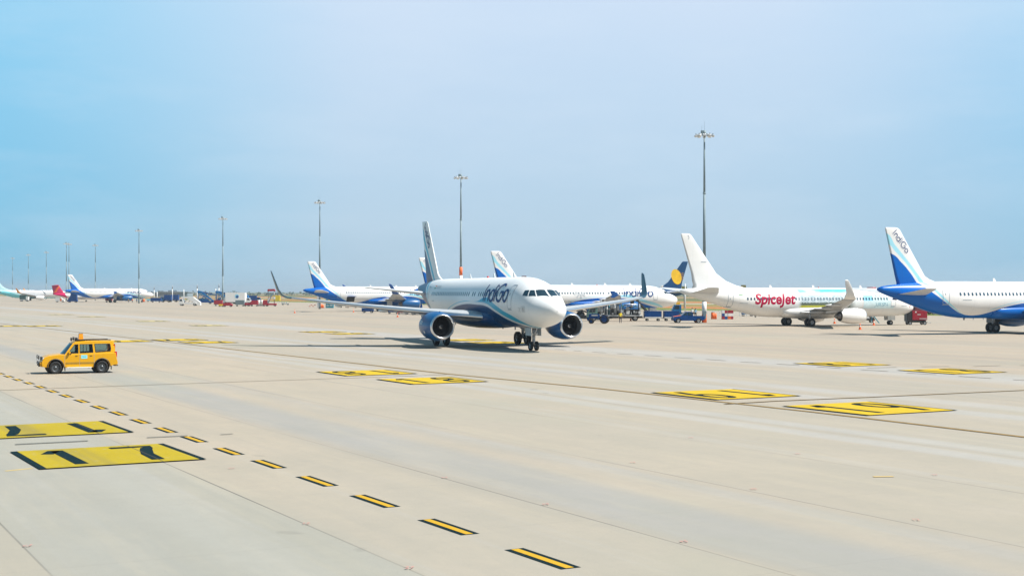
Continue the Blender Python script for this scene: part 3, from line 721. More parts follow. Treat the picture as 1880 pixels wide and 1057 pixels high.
    n.links.new(gnoise(n, v, 40, (1, 1, 1), 4, .7), bp.inputs['Height']); n.links.new(bp.outputs[0], b.inputs['Normal'])
    return m
def land_material():
    m = bpy.data.materials.new('airfield_grass_and_soil'); m.use_nodes = True; n = m.node_tree; b = n.nodes['Principled BSDF']; b.inputs['Roughness'].default_value = 1; b.inputs['Specular IOR Level'].default_value = .1
    g = n.nodes.new('ShaderNodeTexCoord'); mp = n.nodes.new('ShaderNodeMapping'); mp.inputs['Rotation'].default_value = (0, 0, R(61.5)); n.links.new(g.outputs['Object'], mp.inputs[0])
    v = mp.outputs[0]; sx = n.nodes.new('ShaderNodeSeparateXYZ'); n.links.new(v, sx.inputs[0]); c_ = sx.outputs[1]
    w = gmath(n, 'ADD', c_, gmath(n, 'MULTIPLY', gnoise(n, v, .02, (.3, 1, 1), 4), 30)); w = gmath(n, 'SUBTRACT', w, 15)
    gr, so_, ol = (.10, .15, .035), (.42, .17, .07), (.13, .13, .06)
    base = gmix(n, gnoise(n, v, .05, (.2, 1, 1), 5), gr, (.20, .22, .06))
    for cc, wd, sf, col in ((250, 12, 5, so_), (290, 10, 5, (.34, .20, .09)), (330, 6, 4, (.45, .40, .33)), (380, 30, 12, (.40, .18, .08)), (520, 60, 30, ol), (700, 60, 30, (.33, .19, .1)), (1000, 160, 80, ol), (1500, 200, 90, (.12, .14, .08)), (2300, 500, 200, (.09, .12, .07))):
        base = gmix(n, band(n, w, cc, wd, sf), base, col)
    base = gmix(n, mrange(n, gnoise(n, v, .2, (.3, 1, 1), 6, .7), .45, .7, 0, .4), base, (.08, .09, .03))
    n.links.new(base, b.inputs['Base Color']); return m
def sheet(name, pts, z, m, kind='structure'):
    mb = MB().m(m); mb.poly([(p[0], p[1], z) for p in pts]); o = mb.build(name, rn=False)
    if o.data.polygons[0].normal.z < 0: o.data.flip_normals()
    return tag(o, kind=kind)
def cs(s_, c_): return E1 * s_ + E2 * c_
sheet('ground', [(-9000, -600), (9000, -600), (9000, 9000), (-9000, 9000)], -.06, land_material())
sheet('apron', [cs(700, -220), cs(700, 207), cs(-1700, 207), cs(-1700, -220)], 0, apron_material())

def paint(name, col, wear=.5, streak=.5, spec=.3):
    m = bpy.data.materials.new(name); m.use_nodes = True; n = m.node_tree; b = n.nodes['Principled BSDF']; b.inputs['Roughness'].default_value = .8; b.inputs['Specular IOR Level'].default_value = spec
    g = n.nodes.new('ShaderNodeTexCoord'); mp = n.nodes.new('ShaderNodeMapping'); mp.inputs['Rotation'].default_value = (0, 0, R(61.5)); n.links.new(g.outputs['Object'], mp.inputs[0]); v = mp.outputs[0]
    sx = n.nodes.new('ShaderNodeSeparateXYZ'); n.links.new(v, sx.inputs[0]); c_ = sx.outputs[1]
    base = gmix(n, mrange(n, gnoise(n, v, .9, (.4, 1, 1), 6, .7), .3, .7, 0, .45), col, tuple(q * .72 for q in col))
    base = gmix(n, mrange(n, gnoise(n, v, 3.5, (.5, 1, 1), 8, .85, (4, 4, 0)), .56, .66, 0, wear), base, (.40, .36, .27))
    base = gmix(n, mrange(n, gnoise(n, v, .8, (.02, 1, 1), 5, .6, (8, 1, 0)), .52, .7, 0, streak), base, (.16, .14, .07))
    base = gmix(n, mrange(n, gnoise(n, v, 45, (1, 1, 1), 3, .8), .35, .65, .22, 0), base, tuple(q * .35 for q in col))
    fr = gmath(n, 'MODULO', gmath(n, 'ADD', c_, 1000 * 5.4 + 1.3), 5.4); jd = gmath(n, 'MINIMUM', fr, gmath(n, 'SUBTRACT', 5.4, fr))
    base = gmix(n, mrange(n, jd, .012, .03, .75, 0), base, (.07, .06, .05)); n.links.new(base, b.inputs['Base Color']); MATS[name] = m; return m
paint_y17 = paint('marking_weathered_yellow', (.43, .32, .004), .6)
paint_y = paint('marking_yellow', (.62, .41, .002), .35)
paint_dash = paint('marking_amber', (.58, .34, .01), .4)
paint_k = paint('marking_black', (.004, .018, .022), .05, .0, .1)
paint_line = mat('marking_faded_line', (.30, .19, .05), .8, var=.2)
paint_br = mat('marking_brown_line', (.13, .09, .05), .8, var=.3)
paint_old = mat('marking_worn_yellow', (.50, .42, .14), .85, var=.25)
chalk = mat('survey_red', (.48, .22, .19), .9)
def rectm(mb, c, a, L, w, z, skew=0):
    d = Vector((cos(a), sin(a), 0)); n_ = Vector((-d.y, d.x, 0)); mb.poly([(*(c + d * sx * L / 2 + n_ * sy * w / 2).xy, z) for sx, sy in ((-1, -1), (1, -1), (1, 1), (-1, 1))])
# dashed amber line with black edges
mb = MB(); s0 = gp(994, 1024); d0 = (gp(994, 1024) - gp(0, 687)).normalized(); a0 = math.atan2(d0.y, d0.x)
dq = [gp(*q) for q in ((994, 1024), (821.5, 966), (687, 919), (581.5, 882.5), (492.5, 851.5), (419.5, 828), (356.5, 806), (304, 789), (257.5, 773), (217, 758.5), (182, 747.5), (150, 736), (121.5, 726.5), (96, 718), (74, 710), (53, 703), (33, 697), (16, 691))]
dq = [dq[0] + d0 * 3.75 * k for k in (2, 1)] + dq + [dq[-1] - d0 * 3.1 * k for k in range(1, 14)]
for k, c in enumerate(dq):
    f_ = 1 - .15 * min(1, max(0, k - 4) / 14); mb.m(paint_k); rectm(mb, c, a0, 2.0 * f_, .40, .004); mb.m(paint_dash); rectm(mb, c, a0, 1.93 * f_, .16, .008)
mb2 = mb; tag(mb.build('dashed_line_marking', rn=False), kind='structure')
# solid guide lines
def gline(pts, w, mt, z, name, w2=None, m2=None):
    mb = MB().m(mt); ribbon(mb, [tuple(p.xy) for p in pts], w, lambda u, v, l=0: Vector((u, v, z)), 3.0)
    if w2: mb.m(m2); ribbon(mb, [tuple(p.xy) for p in pts], w2, lambda u, v, l=0: Vector((u, v, z + .004)), 3.0)
    return tag(mb.build(name, rn=False), kind='structure')
lp = [gp(0, 593.5), gp(560, 656), gp(820, 686), gp(1100, 713), gp(1500, 757), gp(1880, 802)]
ext = lp[-1] + (lp[-1] - lp[-2]).normalized() * 25
gline([lp[0] + (lp[0] - lp[1]).normalized() * 60] + lp + [ext], .34, paint_br, .012, 'guide_line_marking', .17, paint_line)
gline([gp(0, 716.5) - E2 * 12, gp(0, 716.5), gp(260, 707), gp(520, 698), gp(700, 692), gp(820, 687.5)], .13, paint_br, .020, 'lead_in_line_marking')
gline([gp(1330, 742), gp(1420, 736.5), gp(1600, 729), gp(1880, 716.5), gp(1880, 716.5) + E2 * 30], .2, paint_br, .020, 'lead_in_line_marking', .08, paint_line)
gline([gp(0, 641), gp(700, 636)], .10, mat('thin_grey_line', (.30, .29, .27), .9), .012, 'grey_ground_line')  # thin grey line on the ground left of the taxiing jet
gline([gp(28, 816), gp(162, 809.5)], .15, mat('tar_patch', (.10, .10, .09), .9), .024, 'tar_strip_marking')
gline([gp(270, 803.5), gp(345, 800)], .13, MATS['tar_patch'], .024, 'tar_strip_marking')
gline([gp(405, 798), gp(428, 796.5)], .10, MATS['tar_patch'], .024, 'tar_strip_marking')
# thin dark dashes further out
mb = MB().m(paint_br)
dl = [((1018, 641), (1038, 642)), ((1053, 643.5), (1068, 644.5)), ((1087, 646), (1113, 647.5)), ((1133, 649), (1161, 650.6)), ((1183, 652), (1215, 654)), ((1238, 656), (1272, 658)), ((1296, 659.5), (1333, 662)), ((1359, 664), (1397, 666)), ((1426, 668), (1468, 670.5)), ((1500, 673), (1544, 676)), ((1580, 678.5), (1630, 681.5)), ((1665, 684.5), (1719, 687.5)), ((1760, 690.5), (1820, 694.5)), ((1860, 697), (1920, 700)),
      ((1592, 675.5), (1646, 674)), ((1692, 673.3), (1743, 672.6)), ((1786, 672.5), (1836, 671)), ((1872, 671), (1920, 670))]
for a, b in dl:
    p, q = gp(*a), gp(*b); d = q - p; rectm(mb, (p + q) / 2, math.atan2(d.y, d.x), d.length, .16, .012)
tag(mb.build('thin_dash_marking', rn=False), kind='structure')
mb = MB().m(chalk)
for u, v in ((40, 1004), (553, 963), (742, 1045), (995, 927), (1248, 996), (810, 878), (1157, 850), (1378, 899), (1676, 956), (1264, 804), (1460, 834), (1712, 873), (418, 861), (320, 838)):
    p = gp(u, v); font_on(mb, random.choice(('x5', '12', 'c3', '27')), .15, (0, 0), lambda a, b, l=0, p=p: Vector((p.x + a * 1.1, p.y + b * 2, .024)), cut=0)
tag(mb.build('survey_mark', rn=False), kind='structure')
gline([gp(1603, 875), gp(1640, 874.5)], .16, mat('spilt_amber_paint', (.50, .36, .14), .9), .012, 'paint_smear_marking')
gline([gp(10, 864), gp(60, 859)], .18, mat('spilt_amber_paint2', (.45, .34, .14), .9), .003, 'paint_smear_marking')

DG = {'1': [[(-.30, .78), (-.06, 1), (0, 1), (0, 0)]], '7': [[(-.42, .97), (.40, .97), (.22, .72), (.05, .42), (0, 0)]],
      '8': [arc(0, .745, .28, .235, 0, 360, 16), arc(0, .25, .34, .25, 0, 360, 16)], '9': [arc(0, .70, .36, .28, 0, 360, 16), [(.36, .70), (.33, .35), (.16, 0)]],
      '6': [arc(0, .28, .36, .28, 0, 360, 16), [(-.36, .28), (-.33, .65), (-.1, 1)]], '5': [[(.35, .97), (-.28, .97), (-.3, .6), (.05, .62), (.36, .42), (.33, .15), (.05, .02), (-.35, .08)]]}
def stand_sign(c, num, flip, mt=None, S_=4.4, bold=.36, ang=None):
    mt = mt or paint_y
    ang = (R(29.5) if ang is None else ang) + (PI if flip else 0)
    X_, Y_ = Vector((cos(ang), sin(ang), 0)), Vector((-sin(ang), cos(ang), 0)); S2 = S_ / 2
    mb = MB().m(paint_k); mb.poly([(*(c + X_ * a * (S2 + .04) + Y_ * b * (S2 + .04)).xy, .026) for a, b in ((-1, -1), (1, -1), (1, 1), (-1, 1))])
    mb.m(mt); mb.poly([(*(c + X_ * a * (S2 - .15) + Y_ * b * (S2 - .0)).xy, .030) for a, b in ((-1, -1), (1, -1), (1, 1), (-1, 1))])
    mb.m(paint_k)
    k = 0
    for i, ch in enumerate(num):
        for st in DG[ch]:
            k += 1
            ribbon(mb, [((-1 + 2 * i) * S_ * .235 + x * 1.35, (y - .5) * S_ * .78) for x, y in st], bold, lambda u, v, l=0, k=k: Vector(((c + X_ * u + Y_ * v).x, (c + X_ * u + Y_ * v).y, .032 + .003 * k)), .5)
    return tag(mb.build('stand_number_marking', rn=False), kind='structure')
cen = lambda *p: sum((gp(*q) for q in p), Vector()) / len(p)
stand_sign(cen((22, 829), (300, 815.5), (375, 844), (75, 862)), '17', False, paint_y17)
c2 = (gp(190, 773.5) + gp(243, 794)) / 2 - E2 * 2.2
stand_sign(c2, '17', True, paint_y17)
stand_sign(cen((689, 697), (828, 692), (898, 700.5), (753, 706)), '18', False, bold=.3)
stand_sign(cen((584, 683), (700, 679.5), (768, 685.5), (637, 690.5)), '18', True, bold=.3)
stand_sign(cen((1432, 746.5), (1597, 738), (1763, 753), (1588, 762.5)), '19', False, S_=4.8)
stand_sign(cen((1194, 721.5), (1345, 715), (1470, 726.5), (1317, 734)), '19', True, S_=4.8)
stand_sign(gp(1545, 668.6), '18', True); stand_sign(gp(1747, 681.6), '18', False)
for u, v, nm, fl, mt in ((855, 624.2, '17', True, None), (910, 629, '17', False, None), (592, 609.3, '16', True, None), (642, 612.6, '16', False, None), (330, 624, '17', True, None), (382, 628.5, '17', False, None),
                 (228, 626.5, '16', True, None), (383, 597.6, '16', True, paint_old), (281, 589.8, '16', False, paint_old), (168, 581.5, '15', True, paint_old), (112, 577.5, '15', False, paint_old), (78, 598.4, '16', False, None), (12, 598.8, '16', True, None)):
    stand_sign(gp(u, v), nm, fl, mt)

# ---------------------------------------------------------------- far land
hz = mat('hazed_building_wall', (.26, .31, .36), .8, var=.2, scale=.02); hzw = mat('hazed_window_band', (.20, .25, .30), .6)  # haze blue and low contrast put into the wall and window colours
def far_building(X, Y, w, d, h, label):
    t = thing('terminal_building', label, 'building', (X, Y, 0), 0)
    mb = MB().m(hz); mb.box(-w / 2, w / 2, 0, d, -.1, h, .2); mb.box(-w * .2, w * .1, 2, d - 2, h + .01, h + 1.5, .2); mb.build('wall', t)
    nfl = max(1, int(h / 4))
    mb = MB().m(hzw)
    for i in range(nfl):
        for k in range(int(w / 5)): mb.box(-w / 2 + 1 + k * 5, -w / 2 + 4.4 + k * 5, -.06, .05, 1.2 + 4 * i, 3.2 + 4 * i)
    mb.build('window', t)
    mb = MB().m(hz).box(-w / 2 - .5, w / 2 + .5, -.5, d + .5, h - .3, h + .3); mb.build('roof', t)
def PX(u, D): return (u - 940) * D / FPX
far_building(PX(318, 1150), 1150, 24, 20, 4.3, 'low bluish building on the hazy horizon behind the white stairs truck')
far_building(PX(297, 1190), 1190, 12, 20, 3.8, 'small pale building on the horizon beside the nose of the distant side-on jet')
def treeline(name, u0, u1, D, h, seed, label=None):
    rnd = random.Random(seed); mb = MB().m(mat('distant_foliage', (.05, .075, .035), .95, var=.4, scale=.1))
    x0, x1 = PX(u0, D), PX(u1, D); n_ = int((x1 - x0) / 7)
    for i in range(n_):
        x = x0 + (x1 - x0) * (i + rnd.random()) / n_; y = D + rnd.uniform(-25, 25); hh = h * rnd.uniform(.45, 1.0); w_ = rnd.uniform(4, 9)
        for k in range(16):
            c = Vector((x + rnd.gauss(0, w_ * .4), y + rnd.gauss(0, w_ * .3), hh * rnd.uniform(.1, .95))); s_ = rnd.uniform(.8, 2.2)
            v = [c + Vector((rnd.uniform(-1, 1), rnd.uniform(-1, 1), rnd.uniform(-.8, .8))) * s_ for _ in range(4)]; mb.poly(v[:3]); mb.poly(v[1:])
    o = mb.build(name, rn=False); tag(o, kind='stuff'); return o
treeline('far_woodland', -60, 560, 1700, 5.5, 3); treeline('far_woodland', 1150, 1960, 1500, 5.5, 5); treeline('far_woodland', 560, 1150, 1900, 7, 9)

# ---------------------------------------------------------------- light masts
def mast_build(label, X, Y, H, red_to=0.0, first=[None]):
    t = thing('light_mast', label, 'light mast', (X, Y, 0), 0, 'tall floodlight masts along the apron')
    def pole():
        mb = MB().m(galv)
        for z0, z1, r0, r1 in ((0, 10, .29, .24), (10, 20, .23, .18), (20, 29.2, .17, .11)): mb.cyl((0, 0, z0), (0, 0, z1), r0, r1, 16); mb.cyl((0, 0, z1 - .25), (0, 0, z1), r1 + .05, r1 + .05, 16)
        mb.box(-.25, .25, -.55, -.3, .6, 1.8, .02); return mb.mesh('pole')
    p = link('pole', cached(('pole',), pole), t)
    def head():
        mb = MB().m(galv)
        for i in range(24):
            a, b = 2 * PI * i / 24, 2 * PI * (i + 1) / 24; mb.cyl((1.0 * cos(a), 1.0 * sin(a), 28.9), (1.0 * cos(b), 1.0 * sin(b), 28.9), .05, seg=6)
        for i in range(6): a = 2 * PI * i / 6; mb.cyl((0, 0, 29.0), (1.0 * cos(a), 1.0 * sin(a), 28.9), .04, seg=6)
        mb.cyl((0, 0, 28.7), (0, 0, 29.5), .32, .24, 14).cyl((0, 0, 29.5), (0, 0, 31.0), .02, .01, seg=6).cyl((-.4, 0, 29.0), (-.4, 0, 30.3), .02, .015, seg=6)
        mb.box(-.55, -.1, -.2, .2, 29.0, 29.5, .04); return mb.mesh('lamp_ring')
    r_ = link('lamp_ring', cached(('head',), head), t)
    def flood():
        mb = MB().m(lgrey); mb.box(-.32, .32, -.26, .26, -.16, .06, .05).m(lamp).box(-.27, .27, -.21, .21, -.18, -.162, .0).m(steel).box(-.05, .05, -.05, .05, .05, .25); return mb.mesh('floodlight')
    for i in range(10):
        a = 2 * PI * (i + .3) / 10; o = link('floodlight', cached(('flood',), flood), r_, (1.28 * cos(a), 1.28 * sin(a), 28.78)); o.rotation_euler = (0, R(-22), a)
        o.rotation_euler = (0, R(24), a)
    if red_to:
        mb = MB()
        for z0, z1, m_ in ((0, 1.3, orange), (1.3, 3.2, white), (3.2, 5.2, orange), (5.2, 8.2, white), (8.2, 9.9, orange)):
            if z1 <= red_to + .01: mb.m(m_).cyl((0, 0, z0), (0, 0, z1), .385 if z0 < 1 else .37, .37 if z0 < 1 else .34, 16)
        mb.build('warning_band', p)
    return t
Hm = 29.5
for u, v, extra, rb in ((1293, 247, 'behind the plain white jet, tallest in view', 3.2), (846, 325, 'behind the taxiing jet, red band low on its pole', 9.9), (587, 371, 'behind the tail with the open cargo door', 0),
                    (409, 401, 'standing by the white truck and the red carts', 0), (255, 423, 'in front of the distant side-on jet', 0), (175, 450, 'next one to the right of the close pair', 0),
                    (122, 447, 'left one of the close pair at far left', 0), (126.5, 448, 'right one of the close pair at far left', 0), (85, 463, 'just left of the magenta tail', 0), (52, 468, 'second from the left edge of the photo', 0), (23, 474, 'small and hazy, nearest the left edge of the photo', 0)):
    D = (Hm - .6 - CAM_H) * FPX / (HOR - v + (u - 940) * .00117)
    mast_build('tall grey floodlight mast ' + extra, PX(u, D), D, Hm, rb)

# ================================================================ AIRCRAFT
A = airliner('large blue and white jet taxiing towards the viewer, nose wheels nearest', '320', 3.47, 104.31, -69.9, liv_indigo_shaded, title='indigo', reg='VT-IFI', wl=mat('slate_blue_paint', (.04, .10, .15), .4), finw=.15)
Ee = airliner('blue and white jet cut off by the right edge of the photo', '320', 74.12, 164.09, 24.0, liv_indigo, title='indigo', reg='VT-IGS', fence=True)
B_ = airliner('parked blue and white jet behind the long left wing of the taxiing one', '320', -14.54, 335.21, 24.1, liv_indigo, title='indigo', reg='VT-IDO')
D_ = airliner('parked blue and white jet with a fuel truck under its wing', '320', 30.32, 251.19, 21.4, liv_indigo, title='indigo', er=1.2, fence=True)
C_ = airliner('parked jet showing only its striped fin behind the fin of the taxiing jet', '320', PX(769, 284) + 33.4, 284 + 14.9, 24, liv_indigo, title='indigo')
H_ = airliner('distant blue and white jet seen side on behind a mast', '320', -156.3, 596.1, 30.7, liv_indigo, title='indigo', fence=True)
S_ = airliner('plain white parked jet with red lettering and a picture on its side', '737', 58.03, 198.07, 22.2, liv_white, wl=white, eng=white, reg='VT-SLJ', windows=(-1,))
Jt = airliner('jet facing left behind the white one, navy tail fin with a yellow sun', '737', PX(1000, 340), 340, 180 + 15, liv_navy, wl=white, eng=white, windows=())
Aq = airliner('distant white and aqua jet with an orange winglet at the left edge', '737', PX(117, 690), 700, 14, liv_aqua, wl=mat('winglet_orange', (.75, .28, .02), .4), eng=white)

# nose marks on the taxiing jet
mb = MB().m(seam); Mn = H320.map(-3.05, 3.15, -1)
ribbon(mb, [(0, 0), (.42, 0), (.42, .42), (0, .42), (0, 0)], .03, Mn, .1); mb.m(steel); font_on(mb, '8', .42, (.08, .06), Mn, cut=0)
for a, b in (((-.6, -.05), (-.15, .35)), ((-.62, .30), (-.2, .22)), ((-.42, .16), (-.28, -.1))): mb.m(lgrey); ribbon(mb, [a, b], .07, Mn, .1, .002)
mb.build('nose_marking', A)
# nacelle lettering
def nacelle_mark(pl, eng_y, word, r=1.10):
    mb = MB().m(lgrey)
    def M(u, v, l=0):
        x = -10.9 - 2.1 + u; a = v / (r * 1.1) + .05; return Vector((x, eng_y - (r * 1.125 + .01) * cos(a), 1.82 + (r * 1.125 + .01) * sin(a)))
    font_on(mb, word, .62, (-.5, .1), M, shear=.3, cut=0); mb.m(white); ribbon(mb, [(.35, -.55), (.7, -.55)], .22, M, .1); mb.build('nacelle_lettering', pl)
nacelle_mark(A, -5.75, 'iae')
# white jet: lettering, picture panel, small marks
mb = MB().m(mat('lettering_crimson', (.40, .0, .045), .5, spec=.2)); font_on(mb, 'SpiceJet', 2.02, (0, 0), H737.map(-27.7, 3.10, -1), shear=.16, xs=.99, cut=.15, bold=.03); mb.build('title_lettering', S_)
pm = bpy.data.materials.new('picture_panel'); pm.use_nodes = True; n = pm.node_tree; b = n.nodes['Principled BSDF']; b.inputs['Roughness'].default_value = .4
g = n.nodes.new('ShaderNodeTexCoord'); sx = n.nodes.new('ShaderNodeSeparateXYZ'); n.links.new(g.outputs['Object'], sx.inputs[0]); zz = sx.outputs[2]; xx_ = sx.outputs[0]; ov = g.outputs['Object']
c = gmix(n, mrange(n, zz, 4.5, 4.0), (.06, .44, .70), (.70, .76, .78))
c = gmix(n, mrange(n, gnoise(n, ov, .7, (.5, 1, 1.5), 3), .5, .68, 0, .55), c, (.80, .82, .82))
sil = gmath(n, 'ADD', 3.05, gmath(n, 'MULTIPLY', gnoise(n, ov, .8, (1, 0, 0), 6, .8), 2.4))
c = gmix(n, gmath(n, 'MULTIPLY', gmath(n, 'LESS_THAN', zz, sil), mrange(n, gnoise(n, ov, 1.7, (1, 1, 1.8), 5, .75), .40, .62, .15, .75)), c, (.14, .25, .31))
c = gmix(n, gmath(n, 'LESS_THAN', zz, gmath(n, 'ADD', 2.75, gmath(n, 'MULTIPLY', gnoise(n, ov, 2.5, (1, 0, 0), 6, .85), 1.0))), c, gmix(n, gnoise(n, ov, 4, (1, 1, 2), 4), (.02, .035, .03), (.16, .20, .14)))
c = gmix(n, gmath(n, 'MULTIPLY', gmath(n, 'LESS_THAN', zz, 2.88), mrange(n, xx_, -16.2, -15.2, 1, 0)), c, (.48, .46, .03))
c = gmix(n, mrange(n, xx_, -12.4, -11.2), c, (.76, .80, .81))
c = gmix(n, mrange(n, xx_, -20.2, -20.8), c, (.80, .82, .82))
n.links.new(c, b.inputs['Base Color'])
mb = MB().m(pm); patch(mb, H737, -20.8, -10.2, 2.55, 5.08, -1, .008, 14, 12); mb.build('picture_panel', S_)
mb = MB().m(cyan); patch(mb, H737, -9.9, -8.3, 3.5, 4.6, -1, .008, 6, 3); mb.m(mat('pale_cyan', (.62, .78, .82), .4)); patch(mb, H737, -9.9, -4.7, 2.4, 3.5, -1, .007, 6, 4); patch(mb, H737, -8.3, -5.6, 3.5, 4.0, -1, .007, 4, 4); mb.build('cyan_panel', S_)
mb = MB().m(mat('lettering_teal', (.05, .30, .45), .4)); font_on(mb, "'elc", .95, (0, 0), H737.map(-8.1, 4.05, -1), shear=.2, cut=0); mb.build('panel_lettering', S_); mb = MB().m(MATS['lettering_teal']); font_on(mb, 'JURISPA', .66, (0, 0), H737.map(-8.0, 2.75, -1), shear=.1, xs=1.0, cut=0); mb.build('panel_lettering', S_)
mb = MB().m(red); ribbon(mb, [(0, 0), (.1, .45)], .14, H737.map(-1.5, 2.5, -1)); mb.build('nose_marking', S_); mb = MB().m(seam); ribbon(mb, [(0, 0), (1.1, 0)], .05, H737.map(-3.3, 2.75, -1)); mb.build('nose_marking', S_)
mb = MB().m(seam)
def Mf(u, v, l=0): return FIN737.surf(u, v, -1, .02 + l)
ribbon(mb, arc(-37.2, 12.05, .22, .28, -60, 90), .07, Mf); ribbon(mb, [(-35.2, 8.75), (-34.3, 8.75)], .09, Mf); mb.build('fin_marking', S_)
# navy tail: yellow sun with streaks, port side
mb = MB().m(mat('sun_yellow', (.85, .50, .01), .4))
def Mp(u, v, l=0): return FIN737.surf(u, v, 1, .05 + l)
cx_, cz_, ra, rb = -35.0, 8.6, 1.35, 2.0
def ell(a): t_ = R(-18); x, z = ra * cos(a), rb * sin(a); return (cx_ + x * cos(t_) - z * sin(t_), cz_ + x * sin(t_) + z * cos(t_))
def ellr(a, q): x, z = ell(a); return (cx_ + (x - cx_) * q, cz_ + (z - cz_) * q)
mb.loft([[Mp(*ellr(2 * PI * i / 28, q)) for i in range(28)] for q in (.02, .25, .5, .75, 1)], cap0=True, cap1=False)
mb.m(mat('sun_gold', (.75, .38, .01), .4))
for k in range(4): ribbon(mb, [(cx_ - .3 - .15 * k, cz_ - .8 + .5 * k), (cx_ - 2.0, cz_ - .55 + .5 * k)], .10, lambda u, v, l=0: Mp(u, v, .01), .2)
mb.build('sun_emblem', Jt)
# open cargo doors on the two parked blue and white jets
for pl, x in ((B_, -26.5), (D_, -27.5)):
    mb = MB().m(dark); patch(mb, H320, x - 1.0, x + .9, 2.35, 3.4, -1, .02, 6, 2); mb.build('cargo_hold_opening', pl)
    mb = MB().m(navy); mb.loft([[(x - 1.05, -1.9, 3.42), (x + .95, -1.9, 3.42), (x + .95, -1.95, 3.5), (x - 1.05, -1.95, 3.5)], [(x - 1.05, -3.0, 3.55), (x + .95, -3.0, 3.55), (x + .95, -3.0, 3.63), (x - 1.05, -3.0, 3.63)]], smooth=False)
    mb.m(dark).loft([[(x - 1.0, -1.92, 3.405), (x + .9, -1.92, 3.405), (x + .9, -1.93, 3.415), (x - 1.0, -1.93, 3.415)], [(x - 1.0, -2.95, 3.53), (x + .9, -2.95, 3.53), (x + .9, -2.95, 3.54), (x - 1.0, -2.95, 3.54)]], smooth=False); mb.build('cargo_door', pl)
# pale floral mark on the aft side of D
mb = MB().m(mat('pale_floral_grey', (.52, .55, .58), .5)); Md = H320.map(-20.4, 3.7, -1)
for k in range(9):
    a = 2 * PI * k / 9; ribbon(mb, [(.35 * cos(a), .9 + .3 * sin(a)), (1.25 * cos(a), .9 + 1.0 * sin(a))], .28, Md, .2, .002 * k)
mb.build('floral_marking', D_)

# turboprop with the magenta tail
Hat = Hull([(0, 2.3), (-.3, 2.8), (-1, 3.1), (-2, 3.6), (-3, 3.8), (-17, 3.8), (-24, 3.75), (-26.5, 3.5)], [(0, 2.25), (-.3, 1.8), (-1, 1.45), (-2.5, 1.15), (-16, 1.15), (-18, 1.3), (-23, 2.5), (-26.5, 3.3)], [(0, .01), (-.3, .5), (-1, .9), (-3, 1.4), (-17, 1.4), (-21, 1.05), (-25, .4), (-26.5, .1)])
atr = thing('turboprop_airliner', 'small turboprop airliner with a magenta and orange T shaped tail at far left', 'airliner', (PX(201, 610), 618, 0), R(16))
link('fuselage', Hat.hullmesh(liv_atr, 'fuselage'), atr)
mag = mat('magenta_paint', (.55, .01, .10), .4, var=.05)
FA = Fin([(3.4, -19.5, 7.0, .06), (4.1, -21.8, 4.6, .09), (7.35, -24.0, 3.0, .10)])
link('tail_fin', FA.finmesh(mag), atr)
mb = MB().m(mag)
mb.loft([foil((-23.9, y, 7.45), c, .1) for y, c in ((-3.6, 1.2), (-.3, 2.6), (.3, 2.6), (3.6, 1.2))]); mb.build('tailplane', atr)
mb = MB().m(mat('sunburst_orange', (.85, .16, .01), .5))
for k in range(5):
    for j in range(3):
        def Ma(u, v, l=0): return FA.surf(u, v, -1, .02 + l)
        x, z = -24.6 - .55 * k * .6 + .5 * j, 6.6 - .55 * k + .18 * j; ribbon(mb, [(x, z), (x - .35, z - .3)], .34, Ma, .2, .002 * k)
mb.build('sunburst_emblem', atr)
mb = MB().m(white); mb.loft([foil((-10.6 - .03 * abs(y), y, 3.95), 2.5 - .07 * abs(y), .13) for y in (-13.5, -5, 0, 5, 13.5)]); mb.build('wing', atr)
for sd in (-1, 1):
    mb = MB().m(white).lathe([(0, .25), (-.5, .5), (-2, .6), (-4, .4), (-5, .1)], (-8.6, sd * 4.05, 3.65), 'x', 16); e_ = mb.build('engine', atr)
    mb = MB().m(black)
    for k in range(6): a = 2 * PI * k / 6; mb.poly([(-8.5, sd * 4.05 + .1 * cos(a + 1.5), 3.65 + .1 * sin(a + 1.5)), (-8.55, sd * 4.05 + 1.95 * cos(a), 3.65 + 1.95 * sin(a)), (-8.5, sd * 4.05 + 1.95 * cos(a + .13), 3.65 + 1.95 * sin(a + .13)), (-8.45, sd * 4.05 + .3 * cos(a + 1), 3.65 + .3 * sin(a + 1))])
    mb.build('propeller', e_)
for x, y in ((-2.2, 0), (-12.3, 1.9), (-12.3, -1.9)):
    mb = MB().m(steel).cyl((0, 0, .35), (0, 0, 1.5), .07); mb.wheel((0, -.2, .38), .38, .2, seg=16).wheel((0, .2, .38), .38, .2, seg=16); mb.build('landing_gear', atr, (x, y, 0))
# air over the airfield
hm = bpy.data.materials.new('airfield_haze'); hm.use_nodes = True; n = hm.node_tree; n.nodes.clear(); o_ = n.nodes.new('ShaderNodeOutputMaterial'); pv = n.nodes.new('ShaderNodeVolumePrincipled')
pv.inputs['Color'].default_value = (.80, .90, .98, 1); pv.inputs['Density'].default_value = .00017; pv.inputs['Anisotropy'].default_value = .2; n.links.new(pv.outputs[0], o_.inputs['Volume'])
tag(MB().m(hm).box(-9050, 9050, -650, 9050, -1.1, 36).build('haze'), kind='stuff')
# ================================================================ VEHICLES
def vloc(u, v): p = gp(u, v); return (p.x, p.y, 0)
def wheels(t, xs, half, r, w, hub=hubm, seg=20):
    for x in xs:
        for sd in (-1, 1): link('wheel', cached(('vw', r, w, hub.name), lambda: MB().wheel((0, 0, 0), r, w, hub=hub, hr=.58, seg=seg).mesh('wheel')), t, (x, sd * half, r))

